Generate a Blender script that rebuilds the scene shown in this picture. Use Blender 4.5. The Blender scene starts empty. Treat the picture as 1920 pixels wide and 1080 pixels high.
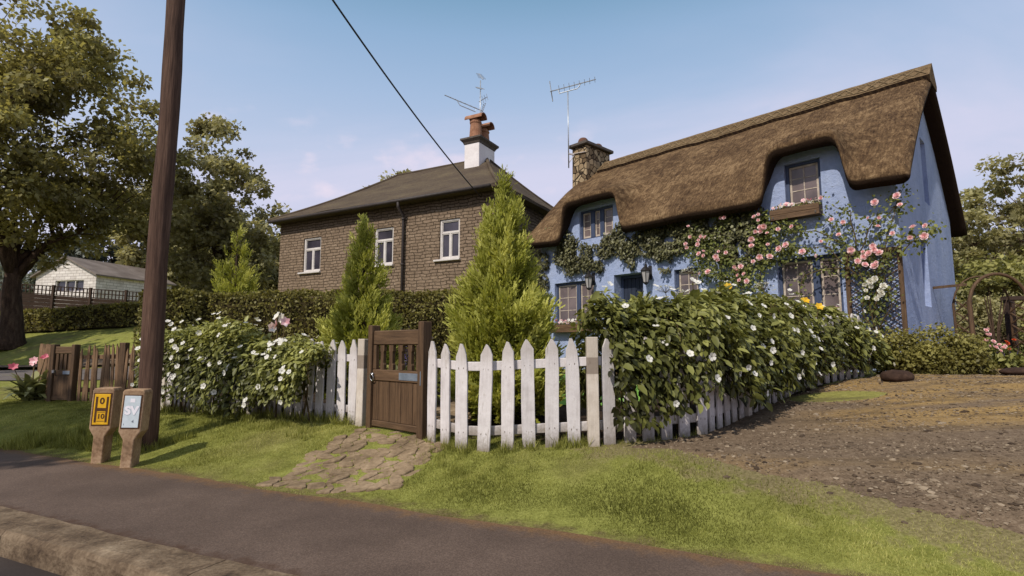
import bpy, math, random
import numpy as np
from mathutils import Vector, Matrix
random.seed(7); rs=np.random.RandomState(11)
sc=bpy.context.scene; COL=sc.collection
R=math.radians; PI=math.pi
def srgb(r,g,b,k=1.0):
    f=lambda c:(c/12.92 if c<=.04045 else ((c+.055)/1.055)**2.4)
    return (f(r/255)*k,f(g/255)*k,f(b/255)*k,1)
def ss(t):
    t=0. if t<0 else (1. if t>1 else t); return t*t*(3-2*t)
def lerp(q,xs,ys):
    if q<=xs[0]: return ys[0]
    for i in range(len(xs)-1):
        if q<=xs[i+1]: return ys[i]+(ys[i+1]-ys[i])*(q-xs[i])/(xs[i+1]-xs[i])
    return ys[-1]
def pq(x,y): return .91*x-.414*y,.414*x+.91*y
def xy(p,q): return .91*p+.414*q,-.414*p+.91*q
def gz(x,y):
    p,q=pq(x,y)
    z=.3*ss((q-3.7)/1.8)
    z+=.5*ss((q-5.4)/5.8)*ss((p+3)/5.5)
    z+=.03*max(0,min(q-5.6,14))*(1-ss((p+3)/5.5))
    w=ss((-p-17)/8)
    z+=w*lerp(q,[11.3,13.6,16,20,27,60],[0,1.0,1.5,2.5,3.3,5])
    z+=.04*max(0,min(q-34,250))
    return z
def vnoise(*a):
    from mathutils import noise
    return noise.noise(Vector(a))
# ---------------------------------------------------------------- nodes
def newmat(name):
    m=bpy.data.materials.new(name); m.use_nodes=True
    nt=m.node_tree; b=nt.nodes['Principled BSDF']; return m,nt,b
def nd(nt,t,ins=None,**props):
    n=nt.nodes.new(t)
    for k,v in props.items(): setattr(n,k,v)
    for k,v in (ins or {}).items():
        s=n.inputs[k]
        if isinstance(v,bpy.types.NodeSocket): nt.links.new(v,s)
        else: s.default_value=v
    return n
def ramp(nt,fac,stops,interp='LINEAR'):
    n=nd(nt,'ShaderNodeValToRGB',{0:fac}); cr=n.color_ramp; cr.interpolation=interp
    while len(cr.elements)<len(stops): cr.elements.new(.5)
    for e,(p,c) in zip(cr.elements,stops): e.position=p; e.color=c
    return n.outputs[0]
def noise(nt,vec,scale,detail=4,rough=.55,dist=0):
    return nd(nt,'ShaderNodeTexNoise',{'Vector':vec,'Scale':scale,'Detail':detail,'Roughness':rough,'Distortion':dist}).outputs[0]
def coords(nt,stretch=(1,1,1),rot=(0,0,0),kind='Object'):
    c=nd(nt,'ShaderNodeTexCoord').outputs[kind]
    return nd(nt,'ShaderNodeMapping',{'Vector':c,'Scale':stretch,'Rotation':rot}).outputs[0]
def mix(nt,f,a,b,mode='MIX'):
    n=nd(nt,'ShaderNodeMix',data_type='RGBA',blend_type=mode)
    for i,v in ((0,f),(6,a),(7,b)):
        if isinstance(v,bpy.types.NodeSocket): nt.links.new(v,n.inputs[i])
        else: n.inputs[i].default_value=v
    return n.outputs[2]
def mth(nt,op,a,b=0.0,c=0.0):
    return nd(nt,'ShaderNodeMath',{0:a,1:b,2:c},operation=op).outputs[0]
def mrange(nt,v,a,b,c=0.,d=1.):
    return nd(nt,'ShaderNodeMapRange',{0:v,1:a,2:b,3:c,4:d},interpolation_type='SMOOTHSTEP').outputs[0]
def bump(nt,b,h,strength,dist):
    n=nd(nt,'ShaderNodeBump',{'Height':h,'Strength':strength,'Distance':dist}); nt.links.new(n.outputs[0],b.inputs['Normal'])
def setb(b,color=None,rough=.7,spec=.3,metal=0):
    if color is not None:
        if isinstance(color,bpy.types.NodeSocket): b.id_data.links.new(color,b.inputs['Base Color'])
        else: b.inputs['Base Color'].default_value=color
    b.inputs['Roughness'].default_value=rough; b.inputs['Specular IOR Level'].default_value=spec; b.inputs['Metallic'].default_value=metal
def noisemat(name,stops,scale=5,rough=.8,spec=.25,bmp=.3,bd=.01,stretch=(1,1,1),detail=6,fine=None,metal=0,kind='Object',rnd=0.0):
    """mottled material: colour by noise, finer noise for bump and speckle"""
    m,nt,b=newmat(name); v=coords(nt,stretch,kind=kind)
    a=noise(nt,v,scale,detail); f=noise(nt,v,fine or scale*6,4)
    fac=mth(nt,'ADD',mth(nt,'MULTIPLY',a,.65),mth(nt,'MULTIPLY',f,.35))
    col=ramp(nt,fac,stops)
    if rnd:
        r=nd(nt,'ShaderNodeObjectInfo').outputs['Random']
        col=mix(nt,1.0,col,ramp(nt,r,[(0,(1-rnd,)*3+(1,)),(1,(1+rnd*.3,)*3+(1,))]),'MULTIPLY')
    setb(b,col,rough,spec,metal)
    if bmp: bump(nt,b,fac,bmp,bd)
    return m
def leafmat(name,dark,mid,light,trans=.3,rough=.5,spec=.25):
    m,nt,b=newmat(name)
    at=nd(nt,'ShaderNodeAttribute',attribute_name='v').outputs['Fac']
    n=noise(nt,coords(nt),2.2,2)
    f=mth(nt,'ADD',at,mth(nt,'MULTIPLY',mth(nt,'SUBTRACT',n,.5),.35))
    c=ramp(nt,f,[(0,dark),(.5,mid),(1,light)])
    setb(b,c,rough,spec)
    tr=nd(nt,'ShaderNodeBsdfTranslucent',{0:mix(nt,1.0,c,(1.15,1.1,.75,1),'MULTIPLY')})
    mx=nd(nt,'ShaderNodeMixShader',{0:trans,1:b.outputs[0],2:tr.outputs[0]})
    nt.links.new(mx.outputs[0],nt.nodes['Material Output'].inputs[0])
    return m
# ---------------------------------------------------------------- objects
W={}
def tag(o,label=None,cat=None,group=None,kind=None):
    if label: o['label']=label
    if cat: o['category']=cat
    if group: o['group']=group
    if kind: o['kind']=kind
    return o
def thing(name,label,cat,loc=(0,0,0),rz=0,group=None):
    o=bpy.data.objects.new(name,None); COL.objects.link(o); o.empty_display_size=.2
    o.location=loc; o.rotation_euler=(0,0,rz)
    W[o.name]=Matrix.Translation(Vector(loc))@Matrix.Rotation(rz,4,'Z')
    return tag(o,label,cat,group)
def link(name,me,mat,parent=None,bevel=0,seg=1):
    o=bpy.data.objects.new(name,me); COL.objects.link(o)
    for m in (mat if isinstance(mat,(list,tuple)) else [mat]): me.materials.append(m)
    if parent is not None: o.parent=parent; W[o.name]=W.get(parent.name,Matrix())
    else: W[o.name]=Matrix()
    if bevel:
        md=o.modifiers.new('bevel','BEVEL'); md.width=bevel; md.segments=seg; md.limit_method='ANGLE'; md.angle_limit=R(40)
    return o
def npmesh(name,V,faces_idx,counts,attr=None,smooth=True):
    me=bpy.data.meshes.new(name)
    V=np.asarray(V,dtype=np.float32); me.vertices.add(len(V)); me.vertices.foreach_set('co',V.ravel())
    fi=np.asarray(faces_idx,dtype=np.int32); ct=np.asarray(counts,dtype=np.int32)
    me.loops.add(len(fi)); me.loops.foreach_set('vertex_index',fi)
    me.polygons.add(len(ct)); st=np.concatenate([[0],np.cumsum(ct)[:-1]]).astype(np.int32)
    me.polygons.foreach_set('loop_start',st)
    if not smooth: me.polygons.foreach_set('use_smooth',np.zeros(len(ct),dtype=bool))
    if attr is not None:
        a=me.attributes.new('v','FLOAT','POINT'); a.data.foreach_set('value',np.asarray(attr,dtype=np.float32))
    me.update(calc_edges=True); return me
class MB:
    def __init__(s): s.v=[];s.f=[];s.mi=[]
    def add(s,V,F,mi=0):
        o=len(s.v); s.v+=[tuple(map(float,p)) for p in V]; s.f+=[tuple(i+o for i in f) for f in F]; s.mi+=[mi]*len(F)
        return s
    def box(s,c,size,rot=None,mi=0,taper=1.0):
        c=Vector(c); hx,hy,hz=[d/2 for d in size]; P=[]
        for z in (-1,1):
            k=1 if z<0 else taper
            for a,b in ((-1,-1),(1,-1),(1,1),(-1,1)):
                p=Vector((a*hx*k,b*hy*k,z*hz)); P.append(c+(rot@p if rot else p))
        return s.add(P,[(3,2,1,0),(4,5,6,7),(0,1,5,4),(1,2,6,5),(2,3,7,6),(3,0,4,7)],mi)
    def bb(s,x0,x1,y0,y1,z0,z1,mi=0): return s.box(((x0+x1)/2,(y0+y1)/2,(z0+z1)/2),(abs(x1-x0),abs(y1-y0),abs(z1-z0)),None,mi)
    def beam(s,a,b,w,h,mi=0,up=(0,0,1)):
        a=Vector(a);b=Vector(b);d=(b-a).normalized();u=Vector(up)
        r=d.cross(u).normalized();u=r.cross(d)
        P=[e+r*x*w/2+u*y*h/2 for e in (a,b) for x,y in ((-1,-1),(1,-1),(1,1),(-1,1))]
        return s.add(P,[(0,1,2,3),(7,6,5,4),(4,5,1,0),(5,6,2,1),(6,7,3,2),(7,4,0,3)],mi)
    def tube(s,pts,rad,n=8,mi=0,cap=True):
        pts=[Vector(p) for p in pts]; m=len(pts)
        if not isinstance(rad,(list,tuple)): rad=[rad]*m
        P=[];pr=None
        for i,p in enumerate(pts):
            d=(pts[min(i+1,m-1)]-pts[max(i-1,0)]).normalized()
            if pr is None:
                pr=d.orthogonal().normalized()
            else:
                pr=(pr-d*pr.dot(d)).normalized()
            q=d.cross(pr)
            for k in range(n):
                a=2*PI*k/n; P.append(p+(pr*math.cos(a)+q*math.sin(a))*rad[i])
        F=[(i*n+k,i*n+(k+1)%n,(i+1)*n+(k+1)%n,(i+1)*n+k) for i in range(m-1) for k in range(n)]
        if cap: F+=[tuple(range(n-1,-1,-1)),tuple((m-1)*n+k for k in range(n))]
        return s.add(P,F,mi)
    def lathe(s,c,prof,n=16,mi=0):
        c=Vector(c); P=[c+Vector((r*math.cos(2*PI*k/n),r*math.sin(2*PI*k/n),z)) for r,z in prof for k in range(n)]
        F=[(i*n+k,i*n+(k+1)%n,(i+1)*n+(k+1)%n,(i+1)*n+k) for i in range(len(prof)-1) for k in range(n)]
        F+=[tuple(range(n-1,-1,-1)),tuple((len(prof)-1)*n+k for k in range(n))]
        return s.add(P,F,mi)
    def prism(s,poly,y0,y1,mi=0,axis='y'):
        n=len(poly)
        if axis=='y': P=[(x,y0,z) for x,z in poly]+[(x,y1,z) for x,z in poly]
        elif axis=='x': P=[(y0,x,z) for x,z in poly]+[(y1,x,z) for x,z in poly]
        else: P=[(x,z,y0) for x,z in poly]+[(x,z,y1) for x,z in poly]
        F=[tuple(range(n)),tuple(range(2*n-1,n-1,-1))]+[(i,i+n,(i+1)%n+n,(i+1)%n) for i in range(n)]
        return s.add(P,F,mi)
    def build(s,name,mat,parent=None,smooth=False,bevel=0,seg=1,world=False,label=None,recalc=True):
        V=s.v
        if world and parent is not None:
            Mi=W[parent.name].inverted(); V=[Mi@Vector(p) for p in V]
        loc=None
        if parent is None:
            a=np.array(V); loc=np.array([(a[:,0].min()+a[:,0].max())/2,(a[:,1].min()+a[:,1].max())/2,a[:,2].min()]); V=a-loc
        me=bpy.data.meshes.new(name); me.from_pydata([tuple(p) for p in V],[],s.f)
        if recalc:
            import bmesh
            bm=bmesh.new(); bm.from_mesh(me); bmesh.ops.recalc_face_normals(bm,faces=bm.faces); bm.to_mesh(me); bm.free()
        if any(s.mi): me.polygons.foreach_set('material_index',s.mi)
        if smooth: me.polygons.foreach_set('use_smooth',[True]*len(me.polygons))
        me.update(); o=link(name,me,mat,parent,bevel,seg)
        if loc is not None: o.location=loc; W[o.name]=Matrix.Translation(Vector(loc))
        if label: o['label']=label
        return o
def nrm(a): return a/np.maximum(np.linalg.norm(a,axis=1,keepdims=True),1e-9)
TM={
 'oval':([(0,0,0),(0,.5,-.03),(0,1,-.12),(-.27,.32,.05),(-.22,.7,.01),(.27,.32,.05),(.22,.7,.01)],[(0,1,3),(3,1,2,4),(0,5,1),(5,6,2,1)]),
 'quad':([(0,0,0),(.33,.5,.06),(0,1,-.05),(-.33,.5,.06)],[(0,1,2,3)]),
 'blade':([(-.07,0,0),(.07,0,0),(.02,1,.25)],[(0,1,2)]),
 'straw':([(-.04,0,0),(.04,0,0),(.03,1,.02),(-.03,1,.02)],[(0,1,2,3)]),
 'strap':([(-.05,0,0),(.05,0,0),(.075,.4,.12),(-.075,.4,.12),(.05,.75,.08),(-.05,.75,.08),(0,1,-.12)],[(0,1,2,3),(3,2,4,5),(5,4,6)]),
 'frond':([(0,0,0),(.16,.22,.03),(.08,.3,0),(.22,.52,.04),(.09,.56,0),(.15,.78,.02),(0,1.05,-.05),(-.15,.78,.02),(-.09,.56,0),(-.22,.52,.04),(-.08,.3,0),(-.16,.22,.03)],
   [(0,1,2,10,11),(2,3,4,8,9,10),(4,5,6,7,8)]),
 'lobed':([(0,0,0),(.3,.1,.03),(.22,.4,0),(.42,.55,.04),(.15,.7,0),(0,1,-.05),(-.15,.7,0),(-.42,.55,.04),(-.22,.4,0),(-.3,.1,.03)],[(0,1,2,8,9),(2,3,4,6,7,8),(4,5,6)]),
 'petal':([(0,0,0),(.3,.45,.02),(.34,.8,.1),(0,.95,.12),(-.34,.8,.1),(-.3,.45,.02)],[(0,1,2,3,4,5)]),
}
def leaves(name,P,A,N,S,mat,parent=None,tm='quad',V=None,world=True,widen=1.0):
    P=np.asarray(P,float);A=nrm(np.asarray(A,float));N=np.asarray(N,float);S=np.asarray(S,float).reshape(-1,1)
    N=nrm(N-A*(A*N).sum(1,keepdims=True));B=np.cross(N,A)
    n=len(P); tv,tf=TM[tm]
    if world and parent is not None:
        Mi=np.array(W[parent.name].inverted()); P=P@Mi[:3,:3].T+Mi[:3,3]; A=A@Mi[:3,:3].T;B=B@Mi[:3,:3].T;N=N@Mi[:3,:3].T
    loc=None
    if parent is None:
        loc=np.array([P[:,0].mean(),P[:,1].mean(),P[:,2].min()]); P=P-loc
    vs=[P+S*(x*widen*B+y*A+z*N) for x,y,z in tv]
    V3=np.stack(vs,1).reshape(-1,3); k=len(tv)
    base=(np.arange(n)*k)[:,None]; cat=np.concatenate([np.array(f) for f in tf])
    idx=(base+cat[None,:]).ravel(); cnt=np.tile([len(f) for f in tf],n)
    at=np.repeat(V if V is not None else rs.rand(n),k)
    me=npmesh(name,V3,idx,cnt,at); o=link(name,me,mat,parent)
    if loc is not None: o.location=loc
    return o
def rdir(n):
    return nrm(rs.randn(n,3))
def copy_tree(o,parent=None):
    c=o.copy(); COL.objects.link(c); W[c.name]=W.get(o.name,Matrix())
    if parent is not None: c.parent=parent
    for ch in list(o.children): copy_tree(ch,c)
    return c
# ---------------------------------------------------------------- camera, sun, sky
cam=bpy.data.cameras.new('camera'); co=bpy.data.objects.new('camera',cam); COL.objects.link(co); sc.camera=co
PITCH=math.atan(110/1010)
co.location=(0,0,1.3); co.rotation_euler=(PI/2+PITCH,0,0)
cam.sensor_width=36; cam.lens=36*1010/1920; cam.clip_start=.05; cam.clip_end=3000
SUN_EL=R(46); SUN_DIR=Vector((-.6*math.cos(SUN_EL),-.8*math.cos(SUN_EL),math.sin(SUN_EL)))
sl=bpy.data.lights.new('sun','SUN'); sl.energy=4.0; sl.angle=R(.6); sl.color=(1,.93,.82)
so=bpy.data.objects.new('sun',sl); COL.objects.link(so); so.rotation_euler=SUN_DIR.to_track_quat('Z','Y').to_euler(); so.location=(-9,-12,20)
w=bpy.data.worlds.new('World'); sc.world=w; w.use_nodes=True; nt=w.node_tree; nt.nodes.clear()
sky=nd(nt,'ShaderNodeTexSky',sky_type='NISHITA'); sky.sun_disc=False; sky.sun_elevation=SUN_EL; sky.sun_rotation=math.atan2(SUN_DIR.x,SUN_DIR.y); sky.air_density=1.0; sky.dust_density=1.2; sky.ozone_density=1.2
gc=nd(nt,'ShaderNodeTexCoord').outputs['Generated']
sep=nd(nt,'ShaderNodeSeparateXYZ',{0:gc})
zz=mth(nt,'ADD',mth(nt,'MAXIMUM',sep.outputs[2],0.0),.16)
proj=nd(nt,'ShaderNodeCombineXYZ',{0:mth(nt,'DIVIDE',sep.outputs[0],zz),1:mth(nt,'DIVIDE',sep.outputs[1],zz),2:0.0}).outputs[0]
big=noise(nt,nd(nt,'ShaderNodeMapping',{'Vector':proj,'Location':(3.1,.7,0),'Scale':(.55,.75,1)}).outputs[0],1.0,6,.55,.6)
puff=noise(nt,nd(nt,'ShaderNodeMapping',{'Vector':gc,'Location':(1.3,0,0),'Scale':(1,1,1.9)}).outputs[0],7.5,5,.5)
low=mrange(nt,sep.outputs[2],.62,.22)
lowp=mth(nt,'MULTIPLY',mrange(nt,sep.outputs[2],.42,.3),mrange(nt,sep.outputs[2],.1,.22))
wisp=mth(nt,'MULTIPLY',mrange(nt,big,.4,.66),mth(nt,'MULTIPLY',low,.75))
pf=mth(nt,'MULTIPLY',mrange(nt,puff,.53,.68),mth(nt,'MULTIPLY',lowp,.8))
base=mix(nt,.35,sky.outputs[0],(5.3,6.1,8.2,1))
# pale lavender toward the horizon, deeper blue above, zenith brightened as added fill
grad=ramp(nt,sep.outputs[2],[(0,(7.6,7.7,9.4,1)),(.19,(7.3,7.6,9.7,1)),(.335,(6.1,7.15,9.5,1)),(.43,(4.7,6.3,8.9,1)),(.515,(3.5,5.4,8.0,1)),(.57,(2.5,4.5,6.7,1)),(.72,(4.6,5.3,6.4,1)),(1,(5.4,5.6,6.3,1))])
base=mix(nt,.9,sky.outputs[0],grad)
c1=mix(nt,wisp,base,(8.2,7.9,9.9,1))
c2=mix(nt,pf,c1,(9.6,8.5,9.9,1))
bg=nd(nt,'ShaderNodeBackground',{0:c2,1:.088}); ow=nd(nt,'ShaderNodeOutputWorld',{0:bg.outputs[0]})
sc.view_settings.view_transform='Standard'; sc.view_settings.look='None'; sc.view_settings.exposure=0; sc.view_settings.gamma=1
sc.render.engine='CYCLES'; sc.cycles.use_denoising=True; sc.cycles.max_bounces=6; sc.cycles.transparent_max_bounces=6; sc.cycles.diffuse_bounces=3; sc.cycles.glossy_bounces=2
# ---------------------------------------------------------------- materials
MT={}
def qnode(nt):
    c=nd(nt,'ShaderNodeNewGeometry').outputs['Position']
    q=nd(nt,'ShaderNodeVectorMath',{0:c,1:(.414,.91,0)},operation='DOT_PRODUCT').outputs['Value']
    return c,q
def ground_mat():
    m,nt,b=newmat('grass_ground'); c,q=qnode(nt)
    n1=noise(nt,c,.55,5); n2=noise(nt,c,5,5,.65); n3=noise(nt,c,42,4,.7); n4=noise(nt,c,150,2)
    f=mth(nt,'ADD',mth(nt,'MULTIPLY',n2,.35),mth(nt,'ADD',mth(nt,'MULTIPLY',n3,.4),mth(nt,'MULTIPLY',n4,.25)))
    g=ramp(nt,f,[(.3,srgb(76,79,34)),(.46,srgb(116,118,56)),(.58,srgb(144,145,76)),(.72,srgb(172,168,110))])
    dry=ramp(nt,f,[(.3,srgb(70,66,40)),(.55,srgb(120,112,70)),(.75,srgb(150,138,98))])
    col=mix(nt,mrange(nt,n1,.5,.68,0,.75),g,dry)
    # soil along the foot of the fence and the pavement edge
    qd=mth(nt,'ADD',q,mth(nt,'MULTIPLY',mth(nt,'SUBTRACT',n2,.5),.5))
    soil=ramp(nt,n3,[(.3,srgb(70,56,42)),(.6,srgb(112,94,72)),(.8,srgb(140,122,98))])
    edge=mrange(nt,qd,3.92,3.72,0,.8)
    col=mix(nt,edge,col,soil)
    sa=nd(nt,'ShaderNodeAttribute',attribute_name='soil').outputs['Fac']
    col=mix(nt,mth(nt,'MULTIPLY',mrange(nt,mth(nt,'ADD',sa,mth(nt,'MULTIPLY',mth(nt,'SUBTRACT',n2,.5),1.9)),.38,.85),.7),col,ramp(nt,n3,[(.3,srgb(84,70,54)),(.55,srgb(122,106,84)),(.75,srgb(150,134,110))]))
    setb(b,col,.9,.1); bump(nt,b,f,.9,.03); return m
MT['ground']=ground_mat()
def pave_mat():
    m,nt,b=newmat('asphalt_pavement'); c,q=qnode(nt)
    n1=noise(nt,c,1.1,5); n2=noise(nt,c,90,3,.7); n3=noise(nt,c,9,4)
    f=mth(nt,'ADD',mth(nt,'MULTIPLY',n2,.6),mth(nt,'MULTIPLY',n1,.4))
    col=ramp(nt,f,[(.3,srgb(60,48,42)),(.5,srgb(87,72,63)),(.7,srgb(117,99,88))])
    qd=mth(nt,'ADD',q,mth(nt,'MULTIPLY',mth(nt,'SUBTRACT',n3,.5),.35))
    rust=ramp(nt,n2,[(.3,srgb(84,58,36)),(.7,srgb(130,100,66))])
    col=mix(nt,mrange(nt,qd,3.52,3.76,0,.85),col,rust)
    col=mix(nt,mrange(nt,qd,2.52,2.38,0,.7),col,srgb(66,44,30))
    dk=mrange(nt,noise(nt,c,.45,3),.55,.75,0,.35)
    col=mix(nt,dk,col,srgb(60,50,46))
    setb(b,col,.85,.25); bump(nt,b,f,.5,.008); return m
MT['pave']=pave_mat()
MT['road']=noisemat('road_asphalt',[(.3,srgb(40,34,32)),(.55,srgb(62,54,51)),(.75,srgb(84,76,72))],1.2,.85,.25,.4,.008,fine=80)
MT['sideroad']=noisemat('side_road',[(.3,srgb(84,78,76)),(.6,srgb(106,98,94))],.8,.85,.2,.1,.01,fine=40)
MT['kerb']=noisemat('kerb_stone',[(.3,srgb(58,46,36)),(.45,srgb(94,78,62)),(.58,srgb(120,103,84)),(.72,srgb(144,127,106))],4.2,.85,.2,1.0,.03,fine=36)
def drive_mat():
    m,nt,b=newmat('gravel_drive'); c=nd(nt,'ShaderNodeNewGeometry').outputs['Position']
    st=nd(nt,'ShaderNodeMapping',{'Vector':c,'Rotation':(0,0,R(-24)),'Scale':(.22,1.1,1)}).outputs[0]
    n1=noise(nt,st,1.3,5,.6,.4); n2=noise(nt,c,14,5,.7); n3=noise(nt,c,60,3,.7)
    vo=nd(nt,'ShaderNodeTexVoronoi',{'Vector':c,'Scale':38.0})
    f=mth(nt,'ADD',mth(nt,'MULTIPLY',n2,.5),mth(nt,'MULTIPLY',n3,.5))
    grey=ramp(nt,f,[(.3,srgb(62,50,39)),(.45,srgb(98,82,66)),(.58,srgb(120,103,85)),(.74,srgb(148,131,111))])
    tan=ramp(nt,f,[(.3,srgb(92,72,44)),(.5,srgb(142,115,72)),(.7,srgb(172,146,102))])
    a=nd(nt,'ShaderNodeAttribute',attribute_name='v').outputs['Fac']
    col=mix(nt,mth(nt,'MULTIPLY',mrange(nt,n1,.36,.56),a),grey,tan)
    gr=nd(nt,'ShaderNodeAttribute',attribute_name='g').outputs['Fac']
    ga=ramp(nt,f,[(.3,srgb(92,90,44)),(.55,srgb(136,132,70)),(.75,srgb(166,160,104))])
    gm=mrange(nt,mth(nt,'ADD',gr,mth(nt,'MULTIPLY',mth(nt,'SUBTRACT',n2,.5),.9)),.42,.6)
    col=mix(nt,gm,col,ga)
    dark=mrange(nt,noise(nt,st,2.6,5,.65),.5,.66,0,.5)
    col=mix(nt,dark,col,srgb(66,55,46))
    setb(b,col,.9,.15); bump(nt,b,mth(nt,'ADD',f,mth(nt,'MULTIPLY',vo.outputs[0],-.4)),.55,.014); return m
MT['drive']=drive_mat()
MT['pebble']=noisemat('pebble_stone',[(.3,srgb(80,68,56)),(.5,srgb(118,104,88)),(.7,srgb(156,140,122))],9,.85,.2,.3,.005)
MT['flag']=noisemat('flagstone',[(.3,srgb(80,66,50)),(.46,srgb(120,102,80)),(.58,srgb(144,124,100)),(.72,srgb(172,152,126))],3.4,.85,.2,1.0,.03,fine=22,kind='Object')
MT['lawn']=noisemat('lawn_grass',[(.3,srgb(84,124,48)),(.55,srgb(118,160,72)),(.75,srgb(142,176,92))],1.5,.9,.1,.4,.02,fine=60)
MT['soil']=noisemat('soil',[(.3,srgb(36,28,22)),(.6,srgb(58,46,36)),(.8,srgb(78,64,50))],5,.95,.1,.8,.03,fine=40)
# ---------------------------------------------------------------- terrain
def axis(lo,hi,step,far):
    a=list(np.arange(lo,hi+1e-6,step)); s=step
    x=a[-1]
    while x<far: s*=1.25; x+=s; a.append(x)
    s=step;x=a[0]; pre=[]
    while x>-far: s*=1.25; x-=s; pre.append(x)
    return np.array(pre[::-1]+a)
def gbase(x,y):
    p,q=pq(x,y); z=gz(x,y)-.004
    z-=.035*(1-ss((q-3.42)/.25)); z-=.26*(1-ss((q-2.15)/.2))
    if q>3.7: z+=.018*vnoise(x*1.7,y*1.7,0)*ss((q-3.75)/.5)
    return z
def grid(name,xs,ys,fz,mat,mask=None,attrs=None):
    nx,ny=len(xs),len(ys); V=np.array([(x,y,fz(x,y)) for y in ys for x in xs])
    F=[]
    for j in range(ny-1):
        for i in range(nx-1):
            if mask is None or mask((xs[i]+xs[i+1])/2,(ys[j]+ys[j+1])/2): F+= [j*nx+i,j*nx+i+1,(j+1)*nx+i+1,(j+1)*nx+i]
    me=npmesh(name,V,F,[4]*(len(F)//4))
    for k,fn in (attrs or {}).items():
        a=me.attributes.new(k,'FLOAT','POINT'); a.data.foreach_set('value',np.array([fn(v[0],v[1]) for v in V],dtype=np.float32))
    return tag(link(name,me,mat),kind='structure')
# driveway
DR=[(1.0,5.52),(1.55,5.36),(1.8,4.92),(2.03,4.6),(2.44,4.24),(2.74,3.88),(2.94,3.68),(3.3,3.3),(4.4,1.9),(16,1.5),(18,12),(12.4,14),(9.4,12.6),(7.9,9.6),(6.94,10.0),(4.42,8.45),(3.08,7.25),(2.18,6.3)]
def inpoly(x,y,P):
    c=False;j=len(P)-1
    for i in range(len(P)):
        (xi,yi),(xj,yj)=P[i],P[j]
        if (yi>y)!=(yj>y) and x<(xj-xi)*(y-yi)/(yj-yi)+xi: c=not c
        j=i
    return c
def pdist(x,y,P):
    d=1e9
    for i in range(len(P)):
        a=Vector(P[i]);b=Vector(P[(i+1)%len(P)]);v=Vector((x,y)); t=max(0,min(1,(v-a).dot(b-a)/(b-a).length_squared)); d=min(d,(a+(b-a)*t-v).length)
    return d
def sd(x,y,P): return pdist(x,y,P)*(1 if inpoly(x,y,P) else -1)
grid('ground',axis(-13,13,.16,900),axis(1.5,15,.16,1200),gbase,MT['ground'],None,{'soil':lambda x,y: ss((sd(x,y,DR)+.95)/1.1) if -1<x<8 and 1.5<y<8 else 0.0})
def strip(name,q0,q1,nq,z,mat,p0=-60,p1=30,dp=.25,edge=0):
    ps=np.arange(p0,p1,dp); V=[];F=[]
    for p in ps:
        e=edge*(vnoise(p*1.1,3.3,0)*.6+vnoise(p*4.3,1.1,0)*.4)
        for k in range(nq+1):
            q=q0+(q1+e-q0)*k/nq; x,y=xy(p,q); V.append((x,y,z))
    n=nq+1
    for i in range(len(ps)-1):
        for k in range(nq): F+=[i*n+k,i*n+k+1,(i+1)*n+k+1,(i+1)*n+k][::-1]
    me=npmesh(name,V,F,[4]*(len(F)//4)); return tag(link(name,me,mat),kind='structure')
strip('pavement',2.40,3.72,3,.004,MT['pave'],edge=.12)
strip('road',-4.5,2.13,4,-.15,MT['road'])
# kerb: one run of stones with joints, rounded nose
kb=MB(); pr=[(2.405,-.2),(2.405,.012),(2.2,.018),(2.13,.008),(2.11,-.016),(2.1,-.05),(2.098,-.2)]
p=-60.0
while p<30:
    L=1.9; a,bq=p+.005,p+L-.005; V=[];jz=random.uniform(-.004,.004); n=len(pr)
    segs=8 if -8<p<3 else 1
    for s in range(segs+1):
        pp=a+(bq-a)*s/segs
        for k,(q,z) in enumerate(pr):
            j=.014*vnoise(pp*5,k*1.7,0) if 0<k<n-1 else 0
            x,y=xy(pp,q+j); V.append((x,y,z+jz+j))
    F=[(s*n+k,s*n+k+1,(s+1)*n+k+1,(s+1)*n+k) for s in range(segs) for k in range(n-1)]+[tuple(range(n)),tuple(segs*n+k for k in range(n))]
    kb.add(V,F); p+=L
tag(kb.build('kerb',MT['kerb']),kind='structure')
def dz(x,y):
    z=gz(x,y); return z-.016+.026*ss((sd(x,y,DR)+.02)/.22)+.018*vnoise(x*1.7,y*1.7,0)*ss((pq(x,y)[1]-3.75)/.5)+.012*abs(vnoise(x*3,y*3,5))
def dgrass(x,y):
    d=sd(x,y,DR); g=.42*(1-ss((d+.1)/.7))
    a=min(1,math.hypot((x-4.6)/.9,(y-7.75)/.42)); g=max(g,1-ss((a-.55)/.45)) if a<1 else g
    return g
def tanv(x,y):
    p,q=pq(x,y); return max(ss((q-6.2)/2.2)*ss((p+.2)/1.5),.35*math.exp(-((q-.25*p-5.3)/.3)**2))
grid('driveway',np.arange(.6,16.4,.11),np.arange(1.6,14,.11),dz,MT['drive'],lambda x,y: sd(x,y,DR)>-.1+.14*vnoise(x*2.2,y*2.2,9) and pq(x,y)[1]>3.75,{'v':tanv,'g':dgrass})
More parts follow.
